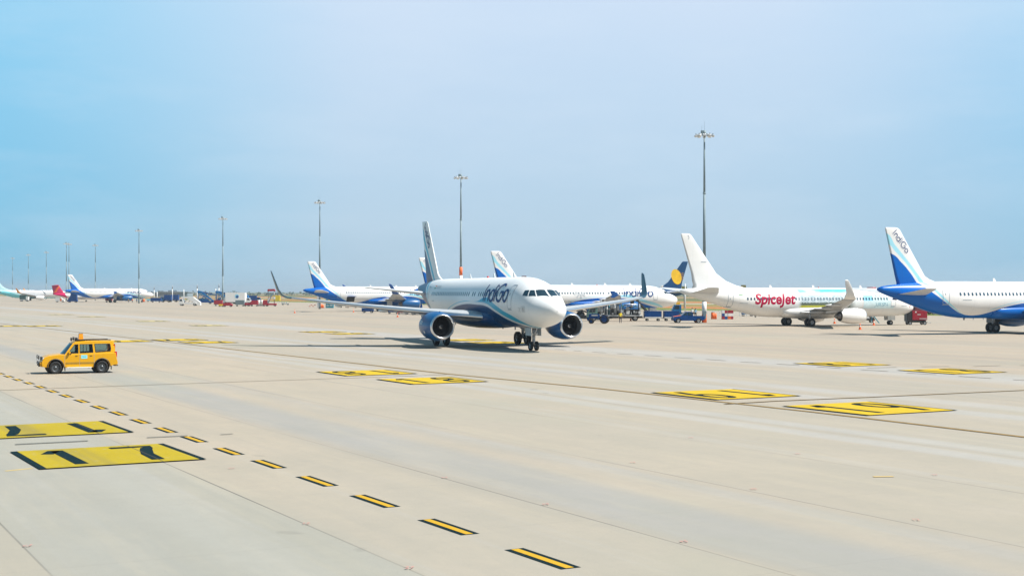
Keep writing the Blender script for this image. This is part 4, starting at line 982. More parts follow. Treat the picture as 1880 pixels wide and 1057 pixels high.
# ---- yellow patrol car: x forward from the middle of the car, y left
def suv():
    pf, pr = gp(102.2, 686.9), gp(187.9, 683.6); mid = (pf + pr) / 2
    a = math.atan2((pf - pr).y, (pf - pr).x); a = PI + R(24)
    n_ = Vector((-sin(a), cos(a), 0)); c = mid - n_ * .80
    t = thing('patrol_car', 'bright yellow airfield patrol car with a roof beacon, driving left across the apron', 'car', (c.x, c.y, 0), a)
    fx, rx, wr = 1.36, -1.32, .36
    def archpts(cx, r, z0, a0, a1, n=10): return [(cx + r * cos(R(a0 + (a1 - a0) * i / n)), z0 + r * sin(R(a0 + (a1 - a0) * i / n))) for i in range(n + 1)]
    ra = .45
    # lower body: profile from rear bumper forward over the top, back along the sill with both arches cut out
    prof = [(-2.20, .52), (-2.24, .66), (-2.20, .80), (-2.12, 1.18), (-1.0, 1.16), (.0, 1.14), (.95, 1.12), (1.10, 1.13), (1.75, 1.05), (2.02, .95), (2.10, .82), (2.16, .66), (2.12, .45), (1.98, .40)]
    prof += archpts(fx, ra, .38, 0, 180)[0:] + [(.80, .36), (-.8, .36)] + archpts(rx, ra, .38, 0, 180) + [(-1.95, .45)]
    mb = MB().m(yellow)
    # slabs across the width so the flank is slightly barrelled
    ys = [-.90, -.88, -.80, .80, .88, .90]; ins = [.035, .012, 0, 0, .012, .035]
    secs = []
    cx0, cz0 = 0, .8
    for y, d in zip(ys, ins): secs.append([(x * (1 - d * .25), y, z + (-d if z > .9 else 0)) for x, z in prof])
    mb.loft(secs, smooth=False); body = mb.build('body', t)
    # cabin: roof, pillars and see-through glass
    def cabp(x, z, sg, o=0): return (x, sg * (.865 - max(0, z - 1.12) * .20 + o), z)
    mb = MB().m(yellow)
    roof = [(.34, 1.74), (.20, 1.80), (-.6, 1.86), (-1.9, 1.84), (-2.02, 1.72)]
    cols = []
    for f, dz in ((-1, 0), (-.93, .03), (-.6, .05), (0, .06), (.6, .05), (.93, .03), (1, 0)):
        cols.append([(x + (.10 * (1 - f * f) if x > .1 else 0), f * .745, z + (dz if 0 < i < 4 else 0)) for i, (x, z) in enumerate(roof)] + [(x, f * .74, z - .07) for x, z in roof[::-1]])
    mb.loft(cols, smooth=False)
    pil = [[(.84, 1.10), (.70, 1.10), (.22, 1.72), (.36, 1.76)], [(.08, 1.10), (-.04, 1.10), (-.04, 1.80), (.06, 1.80)], [(-.80, 1.10), (-.95, 1.10), (-.90, 1.80), (-.76, 1.80)], [(-1.80, 1.10), (-2.12, 1.10), (-2.03, 1.78), (-1.80, 1.78), (-1.86, 1.42)],
           [(.30, 1.68), (-1.95, 1.70), (-1.95, 1.84), (-.6, 1.86), (.22, 1.79)], [(.80, 1.08), (-2.1, 1.08), (-2.1, 1.26), (-1.0, 1.20), (.70, 1.15)]]
    for s_ in (-1, 1):
        for k, P in enumerate(pil): mb.loft([[cabp(x, z, s_, -.05) for x, z in P], [cabp(x, z, s_, .003 * k) for x, z in P]], smooth=False)
    mb.box(-2.10, -2.02, -.78, .78, 1.08, 1.30).build('cabin', t)
    tg = bpy.data.materials.new('tinted_car_glass'); tg.use_nodes = True; n = tg.node_tree; n.nodes.clear()
    o_ = n.nodes.new('ShaderNodeOutputMaterial'); mx = n.nodes.new('ShaderNodeMixShader'); tr = n.nodes.new('ShaderNodeBsdfTransparent'); tr.inputs[0].default_value = (.50, .62, .62, 1); gl = n.nodes.new('ShaderNodeBsdfGlossy'); gl.inputs['Roughness'].default_value = .03
    fre = n.nodes.new('ShaderNodeFresnel'); fre.inputs[0].default_value = 1.6; n.links.new(fre.outputs[0], mx.inputs[0]); n.links.new(tr.outputs[0], mx.inputs[1]); n.links.new(gl.outputs[0], mx.inputs[2]); n.links.new(mx.outputs[0], o_.inputs[0])
    def wnd(pts):
        for s_ in (1, -1):
            o = MB().m(tg).poly([cabp(x, z, s_, -.02) for x, z in pts]).build('window', t)
            mb = MB().m(black); P = pts + [pts[0]]
            for p, q in zip(P, P[1:]): mb.cyl(Vector(cabp(*p, s_, .01)), Vector(cabp(*q, s_, .01)), .015, seg=6)
            mb.build('window_frame', o)
    wnd([(.66, 1.17), (.06, 1.18), (.06, 1.68), (.26, 1.67)]); wnd([(-.05, 1.18), (-.80, 1.21), (-.76, 1.69), (-.05, 1.69)]); wnd([(-.95, 1.24), (-1.78, 1.28), (-1.84, 1.40), (-1.78, 1.70), (-.90, 1.70)])
    mb = MB().m(black); mb.cyl(cabp(-.42, 1.2, 1, .0), cabp(-.42, 1.69, 1, .0), .018, seg=6).cyl(cabp(-.42, 1.2, -1, .0), cabp(-.42, 1.69, -1, .0), .018, seg=6).build('window_bar', t)
    mb = MB().m(glass); mb.loft([[(.80 + .22 * (1 - f * f), f * .80, 1.13), (.36 + .12 * (1 - f * f), f * .71, 1.75)] for f in (-1, -.6, -.2, .2, .6, 1)], closed=False, cap0=False, cap1=False)
    mb.build('windscreen', t)
    MB().m(glass).box(-2.115, -2.085, -.66, .66, 1.30, 1.68, .01).build('rear_window', t)
    mb = MB().m(mat('seat_cloth', (.05, .06, .06), .9))
    for x in (.0, -.85): 
        for y in (-.38, .38): mb.box(x - .08, x + .08, y - .22, y + .22, .95, 1.48, .05).box(x - .06, x + .05, y - .12, y + .12, 1.48, 1.66, .04)
    mb.box(.72, .86, -.7, .7, 1.0, 1.17, .03).box(-2.0, .7, -.8, .8, .96, 1.06).build('seat', t)
    wheels(t, (fx, rx), .80, wr, .26, hub=mat('alloy_grey', (.10, .11, .12), .4, .6), seg=28)
    mb = MB().m(black)
    for cx in (fx, rx):
        for s_ in (-1, 1):
            A_ = archpts(cx, ra, .38, 0, 180, 14); B_2 = archpts(cx, ra + .05, .38, 0, 180, 14)
            mb.loft([[(x, s_ * .915, z) for x, z in A_], [(x, s_ * .925, z) for x, z in B_2], [(x, s_ * .89, z) for x, z in B_2]], closed=False, cap0=False, cap1=False)
            mb.cyl((cx, s_ * .50, .42), (cx, s_ * .52, .42), .5, seg=20)
    mb.build('wheel_arch', t)
    # side cladding + step
    for s_ in (-1, 1):
        mb = MB().m(mat('cladding_ochre', (.34, .20, .02), .6)); mb.box(-.0, .78, s_ * .90 - .012, s_ * .90 + .012, .56, .66, .006).box(-.85, -.04, s_ * .90 - .012, s_ * .90 + .012, .56, .66, .006); mb.build('side_moulding', t)
        mb = MB().m(white); mb.box(-.72, .72, s_ * .97 - .08, s_ * .97 + .08, .33, .38, .015).m(steel).box(-.6, -.5, s_ * .88 - .08, s_ * .88 + .08, .31, .34).box(.5, .6, s_ * .88 - .08, s_ * .88 + .08, .31, .34); mb.build('side_step', t)
        mb = MB().m(yellow); mb.box(.52, .64, s_ * .95 - .10, s_ * .95 + .10, 1.14, 1.30, .03).m(black).box(.46, .53, s_ * .86 - .06, s_ * .86 + .06, 1.12, 1.18, .01); mb.build('wing_mirror', t)
        mb = MB().m(redl); mb.box(-2.20, -2.02, s_ * .80 - .07, s_ * .80 + .075, .90, 1.24, .02).box(-2.10, -1.98, s_ * .735 - .03, s_ * .735 + .045, 1.24, 1.66, .015); mb.build('tail_lamp', t)
        mb = MB().m(lamp); mb.box(1.80, 2.10, s_ * .74 - .13, s_ * .74 + .135, .78, .95, .03).m(mat('indicator_amber', (.8, .25, .02), .3)).box(1.74, 1.82, s_ * .83 - .03, s_ * .83 + .055, .80, .95, .01); mb.build('headlight', t)
        mb = MB().m(seam)
        for x in (.84, -.02, -.86): mb.box(x - .006, x + .006, s_ * .900 - .003, s_ * .902 + .003, .42, 1.13)
        mb.m(black)
        for x in (.10, -.74): mb.box(x, x + .14, s_ * .905 - .012, s_ * .905 + .012, 1.0, 1.03, .004)
        mb.build('door_seam', t)
        mb = MB().m(black); mb.cyl((fx - ra - .05, s_ * .82, .42), (fx - ra - .09, s_ * .82, .16), .02, seg=6).box(fx - ra - .11, fx - ra - .08, s_ * .8 - .12, s_ * .8 + .12, .16, .42).box(rx - ra - .11, rx - ra - .08, s_ * .8 - .12, s_ * .8 + .12, .20, .42); mb.build('mud_flap', t)
    mb = MB().m(yellow); mb.box(-2.25, -2.02, -.88, .88, .44, .68, .06).m(black).box(-2.28, -2.05, -.8, .8, .40, .45, .01); mb.build('rear_bumper', t)
    mb = MB().m(yellow); mb.box(2.0, 2.24, -.86, .86, .42, .72, .06).m(black).box(2.18, 2.25, -.5, .5, .46, .60, .01); mb.build('front_bumper', t)
    mb = MB().m(black); mb.box(2.02, 2.12, -.5, .5, .74, .96, .02); mb.build('grille', t)
    mb = MB().m(steel)
    for y in (-.5, .5): mb.cyl((2.26, y, .45), (2.28, y, .88), .03, seg=8)
    for z in (.62, .86): mb.cyl((2.28, -.55, z), (2.28, .55, z), .028, seg=8)
    mb.cyl((2.2, -.4, .6), (2.34, -.4, .62), .03, seg=8).cyl((2.2, .4, .6), (2.34, .4, .62), .03, seg=8); mb.m(black).cyl((2.22, .62, .55), (2.32, .62, .55), .12, seg=14); mb.build('bull_bar', t)
    for y in (-.35, .35, .62):
        mb = MB().m(black).cyl((2.26, y, .98), (2.33, y, .98), .085, .095, 16).m(lamp).cyl((2.331, y, .98), (2.34, y, .98), .085, seg=16); mb.build('spotlight', t)
    # roof bar, lamps, orange beacon box with dark face, roof rail
    mb = MB().m(black); mb.box(-.42, .12, -.62, .62, 1.91, 1.95, .01).box(-.35, -.30, -.6, -.55, 1.84, 1.92).box(-.35, -.30, .55, .6, 1.84, 1.92); mb.build('roof_bar', t)
    for x, y, r_, fr in ((.46, .52, .095, 1), (.22, .5, .10, 1), (.10, .15, .085, 1), (.22, -.5, .10, 1)):
        mb = MB().m(black).cyl((x - .08, y, 1.99), (x + .02, y, 1.99), r_ * .9, r_, 16).cyl((x - .03, y, 1.80), (x - .03, y, 1.95), .015, seg=6).m(lamp).cyl((x + .021, y, 1.99), (x + .03, y, 1.99), r_ * .92, seg=16); mb.build('spotlight', t)
    mb = MB().m(mat('beacon_amber', (.85, .33, .01), .25)); mb.loft([[(-.32, -.16, 1.95), (-.04, -.16, 1.95), (-.04, .16, 1.95), (-.32, .16, 1.95)], [(-.29, -.13, 2.28), (-.07, -.13, 2.28), (-.07, .13, 2.28), (-.29, .13, 2.28)]], smooth=False)
    mb.m(glass).poly([(-.035, -.13, 1.97), (-.035, .13, 1.97), (-.06, .11, 2.25), (-.06, -.11, 2.25)]); mb.m(steel).box(-.30, -.06, -.14, .14, 2.28, 2.31, .01); mb.build('beacon', t)
    for s_ in (-1, 1):
        mb = MB().m(black); mb.cyl((-.4, s_ * .64, 1.92), (-1.85, s_ * .62, 1.93), .022, seg=8)
        for x in (-.45, -1.15, -1.82): mb.cyl((x, s_ * .63, 1.84), (x, s_ * .63, 1.92), .018, seg=6)
        mb.build('roof_rail', t)
    t.scale = (.95, .97, .985)
    mb = MB().m(yellow); mb.loft([[(-2.02, -.62, 1.84), (-1.85, -.62, 1.875), (-1.85, .62, 1.875), (-2.02, .62, 1.84)], [(-2.16, -.6, 1.875), (-1.9, -.6, 1.90), (-1.9, .6, 1.90), (-2.16, .6, 1.875)]], smooth=False); mb.build('spoiler', t)
    mb = MB().m(mat('panel_cyan', (.30, .75, .82), .4)); mb.box(-.46, -.10, .902, .910, .86, 1.07); mb.m(mat('code_blue', (.02, .30, .40), .5)); font_on(mb, 'TB-02', .115, (0, 0), lambda u, v, l=0: Vector((-.12 - u, .913, .925 + v)), cut=0); mb.build('code_panel', t)
suv()

def pickup(label, loc, a, paint, group=None, bonnet=None):
    t = thing('pickup_truck', label, 'pickup', loc, a, group); mb = MB().m(paint)
    mb.prism([(-2.5, .5), (-2.5, 1.05), (-.6, 1.05), (-.55, 1.12), (1.0, 1.12), (2.2, .95), (2.35, .75), (2.35, .4), (2.05, .35), (1.95, .65), (1.6, .78), (1.25, .65), (1.15, .35), (-1.1, .35), (-1.2, .65), (-1.55, .78), (-1.9, .65), (-2.0, .35)], -.88, .88, bev=.04); mb.build('body', t)
    mb = MB().m(paint); mb.loft([[(-.7, -.8, 1.1), (1.05, -.8, 1.1), (1.05, .8, 1.1), (-.7, .8, 1.1)], [(-.5, -.68, 1.7), (.35, -.68, 1.7), (.35, .68, 1.7), (-.5, .68, 1.7)]], smooth=False); mb.build('cabin', t)
    for s_ in (-1, 1):
        for x0, x1, x2, x3 in ((.9, .25, .25, .42), (.15, -.58, -.45, .15)):
            mb = MB().m(glass).poly([(x0, s_ * .81, 1.14), (x1, s_ * .81, 1.14), (x2, s_ * .695, 1.64), (x3, s_ * .695, 1.64)]); mb.build('window', t)
        mb = MB().m(lamp).box(2.22, 2.37, s_ * .68 - .14, s_ * .68 + .14, .72, .88, .03); mb.build('headlight', t)
    mb = MB().m(glass).poly([(1.04, -.7, 1.15), (1.04, .7, 1.15), (.42, .6, 1.66), (.42, -.6, 1.66)]); mb.build('windscreen', t)
    mb = MB().m(dark).box(-2.42, -.75, -.78, .78, 1.051, 1.07); mb.build('load_bed', t)
    if bonnet: mb = MB().m(bonnet); mb.poly([(1.05, -.8, 1.135), (1.05, .8, 1.135), (2.15, .8, .985), (2.15, -.8, .985)]); mb.build('bonnet', t)
    wheels(t, (1.6, -1.55), .78, .36, .24); return t
def tractor(label, loc, a, group=None):
    t = thing('tow_tractor', label, 'tractor', loc, a, group)
    mb = MB().m(eqblue); mb.box(.0, 1.55, -.36, .36, .75, 1.45, .08).box(-1.0, .1, -.45, .45, .6, .95, .04).box(1.5, 1.75, -.55, .55, .45, .95, .04).box(-1.25, -.35, .5, .95, 1.12, 1.22, .03).box(-1.25, -.35, -.95, -.5, 1.12, 1.22, .03); mb.build('body', t)
    mb = MB().m(black); mb.box(-.75, -.35, -.22, .22, .95, 1.1, .03).box(-.85, -.75, -.22, .22, 1.0, 1.5, .03).cyl((.05, 0, 1.2), (-.15, 0, 1.45), .03).cyl((1.0, .1, 1.4), (1.0, .1, 1.9), .035); mb.build('seat', t)
    mb = MB().m(offw); mb.box(.2, 1.1, .363, .37, 1.15, 1.3).box(.2, 1.1, -.37, -.363, 1.15, 1.3); mb.build('side_badge', t)
    for s_ in (-1, 1):
        link('wheel', cached(('tw',), lambda: MB().wheel((0, 0, 0), .68, .38, hub=eqblue, hr=.62).mesh('wheel')), t, (-.8, s_ * .72, .68)); link('wheel', cached(('tw2',), lambda: MB().wheel((0, 0, 0), .38, .22, hub=eqblue).mesh('wheel')), t, (1.15, s_ * .66, .38))
    return t
def cart(label, loc, a, paint, group, L=2.6, h=1.5, canopy=True, cat='baggage cart', name='baggage_cart', trim=None):
    t = thing(name, label, cat, loc, a, group)
    mb = MB().m(steel).box(-L / 2, L / 2, -.75, .75, .45, .55, .02).cyl((L / 2, 0, .45), (L / 2 + .9, 0, .35), .04); mb.build('chassis', t)
    mb = MB().m(paint)
    if canopy:
        mb.box(-L / 2, L / 2, -.76, .76, h + .38, h + .46, .02); mb.box(-L / 2, -L / 2 + .05, -.75, .75, .56, h + .38).box(L / 2 - .05, L / 2, -.75, .75, .56, h + .38).box(-L / 2 + .06, L / 2 - .06, -.745, -.72, .57, h + .37).box(-L / 2 + .06, L / 2 - .06, .72, .745, .57, h + .37)
    else: mb.box(-L / 2, L / 2, -.75, .75, .56, h, .04)
    mb.build('box_body', t)
    if trim: mb = MB().m(trim).box(-L / 2 - .01, L / 2 + .01, -.77, -.755, .5, .66).box(-L / 2, L / 2, .755, .77, .5, .66); mb.build('trim', t)
    wheels(t, (L * .33, -L * .33), .62, .2, .14, seg=14); return t
def truck(label, loc, a, cabc, boxc, L=7, h=3.0, boxh=None, group=None, cat='truck', name='service_truck', logo=False):
    t = thing(name, label, cat, loc, a, group); x0, x1 = -L / 2, L / 2
    mb = MB().m(dark).box(x0, x1 - .2, -.9, .9, .5, .8, .03); mb.build('chassis', t)
    mb = MB().m(cabc); mb.prism([(x1 - 1.7, .6), (x1 - 1.7, 2.25), (x1 - .45, 2.25), (x1 - .05, 1.35), (x1, .6)], -1.05, 1.05, bev=.05); mb.build('cab', t)
    mb = MB().m(glass); mb.poly([(x1 - .03, -.9, 1.42), (x1 - .03, .9, 1.42), (x1 - .36, .9, 2.15), (x1 - .36, -.9, 2.15)])
    for v in mb.bm.verts: v.co.x += .03
    mb.build('windscreen', t)
    for s_ in (-1, 1): mb = MB().m(glass).poly([(x1 - 1.35, s_ * 1.056, 1.4), (x1 - .28, s_ * 1.056, 1.4), (x1 - .55, s_ * 1.056, 2.1), (x1 - 1.35, s_ * 1.056, 2.1)]); mb.build('window', t)
    if boxc: mb = MB().m(boxc).box(x0, x1 - 1.85, -1.2, 1.2, .85, boxh or h, .05); mb.build('box_body', t)
    wheels(t, (x1 - 1.1, x0 + 1.2), .92, .45, .28); return t
def person(label, loc, a, top, bot, pose=0):
    t = thing('person', label, 'person', loc, a)
    bm = bmesh.new(); V = {}
    J = {'pel': (0, 0, .95, .15, .11), 'wst': (0, 0, 1.12, .135, .10), 'chs': (0, 0, 1.36, .17, .11), 'nek': (0, 0, 1.50, .06, .06), 'hed': (.01, 0, 1.62, .085, .10), 'top': (.0, 0, 1.74, .07, .08)}
    for s_, k in ((1, 'l'), (-1, 'r')):
        J.update({k + 'hip': (0, s_ * .10, .88, .10, .10), k + 'kne': (.05 * s_ * pose, s_ * .12, .48, .065, .065), k + 'ank': (-.12 * s_ * pose, s_ * .13, .09, .045, .045), k + 'toe': (.14 - .12 * s_ * pose, s_ * .14, .04, .045, .035),
                  k + 'sho': (0, s_ * .19, 1.42, .065, .065), k + 'elb': (-.03, s_ * .26, 1.14, .045, .045), k + 'wri': (.08, s_ * .25, .90, .035, .035), k + 'han': (.11, s_ * .25, .80, .04, .025)})
    E_ = [('pel', 'wst'), ('wst', 'chs'), ('chs', 'nek'), ('nek', 'hed'), ('hed', 'top')]
    for k in 'lr': E_ += [('pel', k + 'hip'), (k + 'hip', k + 'kne'), (k + 'kne', k + 'ank'), (k + 'ank', k + 'toe'), ('chs', k + 'sho'), (k + 'sho', k + 'elb'), (k + 'elb', k + 'wri'), (k + 'wri', k + 'han')]
    ids = {}; me = bpy.data.meshes.new('body'); names = list(J)
    me.from_pydata([J[q][:3] for q in names], [(names.index(a_), names.index(b_)) for a_, b_ in E_], [])
    o = bpy.data.objects.new('body', me); COL.objects.link(o)
    md = o.modifiers.new('s', 'SKIN'); sv = me.skin_vertices[0].data
    for i, q in enumerate(names): sv[i].radius = J[q][3:5]
    sv[0].use_root = True; o.modifiers.new('u', 'SUBSURF').levels = 1
    dg = bpy.context.evaluated_depsgraph_get(); m2 = bpy.data.meshes.new_from_object(o.evaluated_get(dg)); COL.objects.unlink(o); bpy.data.objects.remove(o)
    for m_ in (skin, top, bot, black): m2.materials.append(m_)
    for p in m2.polygons:
        z = p.center.z; p.use_smooth = True
        p.material_index = 0 if z > 1.50 else 1 if z > .98 and not (abs(p.center.y) > .2 and z < 1.1) else (0 if abs(p.center.y) > .19 and z > .74 and p.center.x > -.02 else 2 if z > .1 else 3)
    link('body', m2, t)
    mb = MB().m(black).lathe([(1.66, .105), (1.72, .098), (1.78, .06), (1.80, .005)], (-.01, 0, 0), 'z', 14); mb.build('hair', t)
    return t
def cone(label, loc, s_=1.0):
    t = thing('traffic_cone', label, 'traffic cone', loc, 0, 'orange traffic cones on the apron')
    def body(): return MB().m(orange).lathe([(.04, .15), (.35, .10)], axis='z', seg=16).m(white).lathe([(.35, .10), (.5, .075)], axis='z', seg=16).m(orange).lathe([(.5, .075), (.75, .03), (.76, .002)], axis='z', seg=16).mesh('cone_body')
    link('cone_body', cached(('cone',), body), t).scale = (s_, s_, s_)
    link('cone_base', cached(('coneb',), lambda: MB().m(orange).box(-.2, .2, -.2, .2, 0, .05, .01).mesh('cone_base')), t).scale = (s_, s_, s_)
def pole_thing(name, label, cat, u, D, h, col, r=.12, tip=None, group=None):
    t = thing(name, label, cat, (PX(u, D), D, 0), 0, group); mb = MB().m(col).cyl((0, 0, 0), (0, 0, h), r, r * .8, 12).cyl((0, 0, 0), (0, 0, .25), r * 2.2, r * 2, 12); mb.build('pole', t)
    if tip: mb = MB().m(tip).cyl((0, 0, h), (0, 0, h + 1.6), r * .9, r * .4, 10); mb.build('antenna', t)
    return t
def generic(name, label, cat, loc, a, parts, group=None, wh=None):
    "parts: (part name, material, [boxes or ('c', p0, p1, r)])"
    t = thing(name, label, cat, loc, a, group)
    for pn, m_, bs in parts:
        mb = MB().m(m_)
        for b_ in bs:
            if b_[0] == 'c': mb.cyl(b_[1], b_[2], b_[3], seg=12)
            elif b_[0] == 'p': mb.prism(b_[1], b_[2], b_[3], bev=.03)
            else: mb.box(*b_, .03)
        mb.build(pn, t)
    if wh: wheels(t, *wh, seg=16)
    return t

# --- right of the taxiing jet
tractor('blue tow tractor with large rear wheels in front of the fuel truck', vloc(1100, 594), PI - .15)
pickup('blue pickup with an orange bonnet parked left of the plain white jet', vloc(1262, 592.5), PI + .12, eqblue, bonnet=orange)
mb_t = truck('green cabbed fuelling truck with steel pipework under the wing of the parked jet', vloc(1128, 589), PI, mat('truck_green_grey', (.10, .20, .18), .5), None, L=9, name='fuel_truck')
mb = MB(); rnd = random.Random(4)
for k in range(70):
    x = rnd.uniform(-4.2, 2.3); z = rnd.uniform(1.0, 3.3); y = rnd.uniform(.55, 1.0); mb.m(rnd.choice((lgrey, offw, steel, steel, dark, teal)))
    w_ = rnd.uniform(.08, .3)
    if k % 3 == 0: mb.cyl((x, y, .9), (x, y, z + .3), w_ * .5, seg=8)
    elif k % 3 == 1: mb.cyl((x, y, z), (x + rnd.uniform(.5, 1.2), y, z), w_ * .5, seg=8)
    else: mb.box(x, x + w_ * 2, y, y + .5, z - w_, z + w_, .03)
mb.m(dark).box(-4.2, 2.3, -.9, .3, .95, 1.9, .1); mb.build('pump_equipment', mb_t)
mb = MB().m(dark); [mb.box(x, x + .3, 1.12, 1.2, 1.0, 1.7, .02) for x in (-1.8, -.6, -3.9, .6)]; mb.m(lgrey).box(-4.4, 2.4, -1.2, 1.2, .8, .95, .02); mb.build('platform', mb_t)
person('person in a yellow hi-vis vest walking beside the fuelling truck', vloc(1139, 593), -PI / 2, hivis, trous, 1)
person('small figure in dark clothes standing behind the blue pickup', (PX(1277, 246), 246, 0), -PI / 2, mat('pale_blue_shirt', (.2, .4, .55), .8), trous, 0)
person('small figure in a pale shirt standing by the fence behind the blue pickup', (PX(1271, 252), 252, 0), -PI / 2, offw, trous, 0)
cart('left one of two blue covered baggage carts by the blue pickup', vloc(1198, 589), R(3), eqblue, 'blue baggage carts', L=2.75, h=1.15, trim=offw)
cart('right one of two blue covered baggage carts by the blue pickup', vloc(1232, 589), R(3), eqblue, 'blue baggage carts', L=2.4, h=1.15, trim=offw)
truck('sky blue service truck behind the blue pickup', (PX(1255, 262), 262, 0), PI, skyb, None, L=4.5, h=2.4)
generic('conveyor_loader', 'dark belt loader with a raised belt left of the blue tow tractor', 'belt loader', vloc(1068, 586), PI - .2, [('chassis', black, [(-2.2, 2.0, -.8, .8, .3, .7)]), ('belt', dark, [('p', [(-2.6, .6), (-2.6, .8), (2.6, 2.4), (2.6, 2.2)], -.4, .4)]), ('handrail', steel, [('c', (-2.5, -.4, 1.5), (2.4, -.4, 3.1), .03), ('c', (-2.5, -.4, .7), (-2.5, -.4, 1.5), .03), ('c', (2.4, -.4, 2.2), (2.4, -.4, 3.1), .03)]), ('driver_seat', white, [(-1.9, -1.3, .45, .8, .7, 1.2)])], wh=((1.4, -1.5), .7, .32, .2))
generic('nose_stairs', 'dark steps standing below the forward door of the parked jet', 'steps', (PX(1181, 247), 245, 0), PI + .2, [('frame', black, [('p', [(-1.6, .3), (1.4, 3.3), (1.4, 2.9), (-1.2, .3)], -.5, .5), (1.2, 1.4, -.5, .5, .3, 2.9)]), ('platform', dark, [(1.2, 2.2, -.55, .55, 3.2, 3.32)])], wh=((1.2, -1.0), .5, .2, .12))
for u, v, w in ((1278, 592.5, 'beside the rear wheel of the blue pickup'), (1532, 594, 'under the engine exhaust of the plain white jet'), (1579, 605, 'nearest to the viewer, below the white engine'), (1604, 597, 'by the ladder under the nose of the plain white jet'), (541, 574.5, 'alone below the raised left wingtip'), (730, 582, 'in front of the loaded dollies'), (649, 573, 'tiny and dark, by the pale cabinet under the left wing'), (1158, 589, 'behind the walking person in yellow')):
    D = gp(u, v).y; cone('orange and white traffic cone ' + w, vloc(u, v), 1.0 if v < 580 else 1.05)
generic('barrel', 'orange drum with a dark lid standing right of the striped mast base', 'drum', (PX(1309, 238), 238, 0), 0, [('drum', orange, [('c', (0, 0, 0), (0, 0, 1.1), .34), ('c', (.4, 0, 0), (.4, 0, 1.0), .26)]), ('lid', dark, [('c', (0, 0, 1.1), (0, 0, 1.2), .3)])])
for k, (u, w) in enumerate(((1330, 'dark blue and white'), (1341, 'red and white'))):
    t = thing('barrier_block', '%s banded barrier block near the wheels of the plain white jet' % w, 'barrier', (PX(u, 236 + k), 236 + k, 0), 0)
    mb = MB()
    for i in range(2):
        for j in range(3): mb.m((((navy, white, red), (red, white, red))[k][j] if i else ((red, navy, white), (orange, white, red))[k][j])).box(-.45 + .45 * i, .45 * i, -.4, .4, .52 * j, .52 * j + .515)
    mb.build('block', t)
# railing behind the white jet
fp = [(1298, 262), (1360, 262), (1420, 262), (1455, 262)]
t = thing('crowd_barrier', 'low pale steel railing running behind the plain white jet', 'railing', (PX(1296, 262), 262, 0), 0)
mb = MB().m(lgrey)
for z in (.35, .75, 1.15): mb.cyl((0, 0, z), (17, 0, z), .04, seg=6)
mb.build('rail', t); mb = MB().m(offw)
for i in range(14): mb.cyl((i * 1.3, 0, 0), (i * 1.3, 0, 1.2), .05, seg=6)
mb.build('post', t)
for k, (u, D, w, m_) in enumerate(((1372, 268, 'leftmost', skyb), (1394, 270, 'second', galv), (1418, 268, 'third', eqblue), (1441, 272, 'rightmost', skyb))):
    generic('equipment_dolly', '%s of four low bluish equipment dollies seen under the belly of the plain white jet' % w, 'dolly', (PX(u, D), D, 0), .1 * k, [('bed', m_, [(-1.1, 1.1, -.7, .7, .4, .6)]), ('load', galv if m_ is skyb else m_, [(-.9, .2, -.6, .6, .6, 1.15), (.3, .9, -.5, .5, .6, .95)])], 'low dollies under the white jet', wh=((.8, -.8), .6, .22, .12))
generic('ground_power_unit', 'red ground power unit on wheels by the nose of the plain white jet', 'power unit', vloc(1681, 596), 0, [('housing', red, [(-.7, 1.45, -.8, .8, .7, 2.05)]), ('machinery', black, [(-1.45, -.72, -.75, .75, .5, 1.95), (-1.3, 1.3, -.7, .7, .35, .68)]), ('marking', white, [(-.3, -.1, -.815, -.803, 1.75, 1.95), (.0, .5, -.815, -.803, 1.45, 1.55), (.3, 1.4, -.83, -.803, .85, .95)]), ('tow_bar', steel, [('c', (1.4, 0, .4), (2.2, 0, .3), .05)])], wh=((1.1, -1.0), .75, .26, .18))
generic('excavator', 'yellow construction machine behind the red power unit', 'digger', (PX(1671, 300), 300, 0), .3, [('cab', signy, [(-1, .6, -.8, .8, 1.2, 2.6)]), ('arm', signy, [('c', (.5, 0, 2.0), (2.4, 0, 3.6), .22)]), ('track', black, [(-1.6, 1.4, -1.1, -.6, 0, .8), (-1.6, 1.4, .6, 1.1, 0, .8), (-1.2, 1.0, -.7, .7, .7, 1.15)])])
truck('orange truck below the tail of the rightmost jet', (PX(1697, 290), 290, 0), .2, orange, mat('load_maroon', (.15, .02, .03), .6), L=5.5, h=2.6)
for k, (u, w, m_) in enumerate(((1714, 'sky blue low trailer below the belly of the rightmost jet', skyb), (1733, 'pale trailer with a green box below the belly of the rightmost jet', galv))):
    generic('flat_trailer', w, 'trailer', (PX(u, 300), 300, 0), .1, [('bed', m_, [(-1.3, 1.3, -.8, .8, .45, .65)]), ('load', teal if k else eqblue, [(-1.0, .6, -.7, .7, .65, 1.4 - .3 * k)])], wh=((.9, -.9), .7, .24, .14))
generic('small_barrier', 'red and white striped folding barrier under the rightmost jet', 'barrier', (PX(1796, 235), 235, 0), 0, [('board', red, [(-.9, -.5, -.05, .05, .5, .8), (.1, .5, -.05, .05, .5, .8)]), ('frame', white, [(-.5, .1, -.05, .05, .5, .8), (.5, .9, -.05, .05, .5, .8), (-.9, -.84, -.2, .2, 0, 1.1), (.84, .9, -.2, .2, 0, 1.1)])])
generic('service_cart', 'dark low service cart with white boxes under the belly of the plain white jet', 'service cart', (PX(1591, 212), 212, 0), .1, [('bed', dark, [(-1.4, 1.1, -.7, .7, .35, .6)]), ('white_box', offw, [(-1.1, -.5, -.6, .2, .62, 1.15), (-.3, .3, -.6, .1, .62, 1.05)]), ('hose', black, [('c', (.4, -.4, .7), (1.0, -.4, .7), .18), ('c', (-1.3, .3, .8), (.9, .3, .8), .15)])], wh=((.8, -1.0), .65, .2, .14))
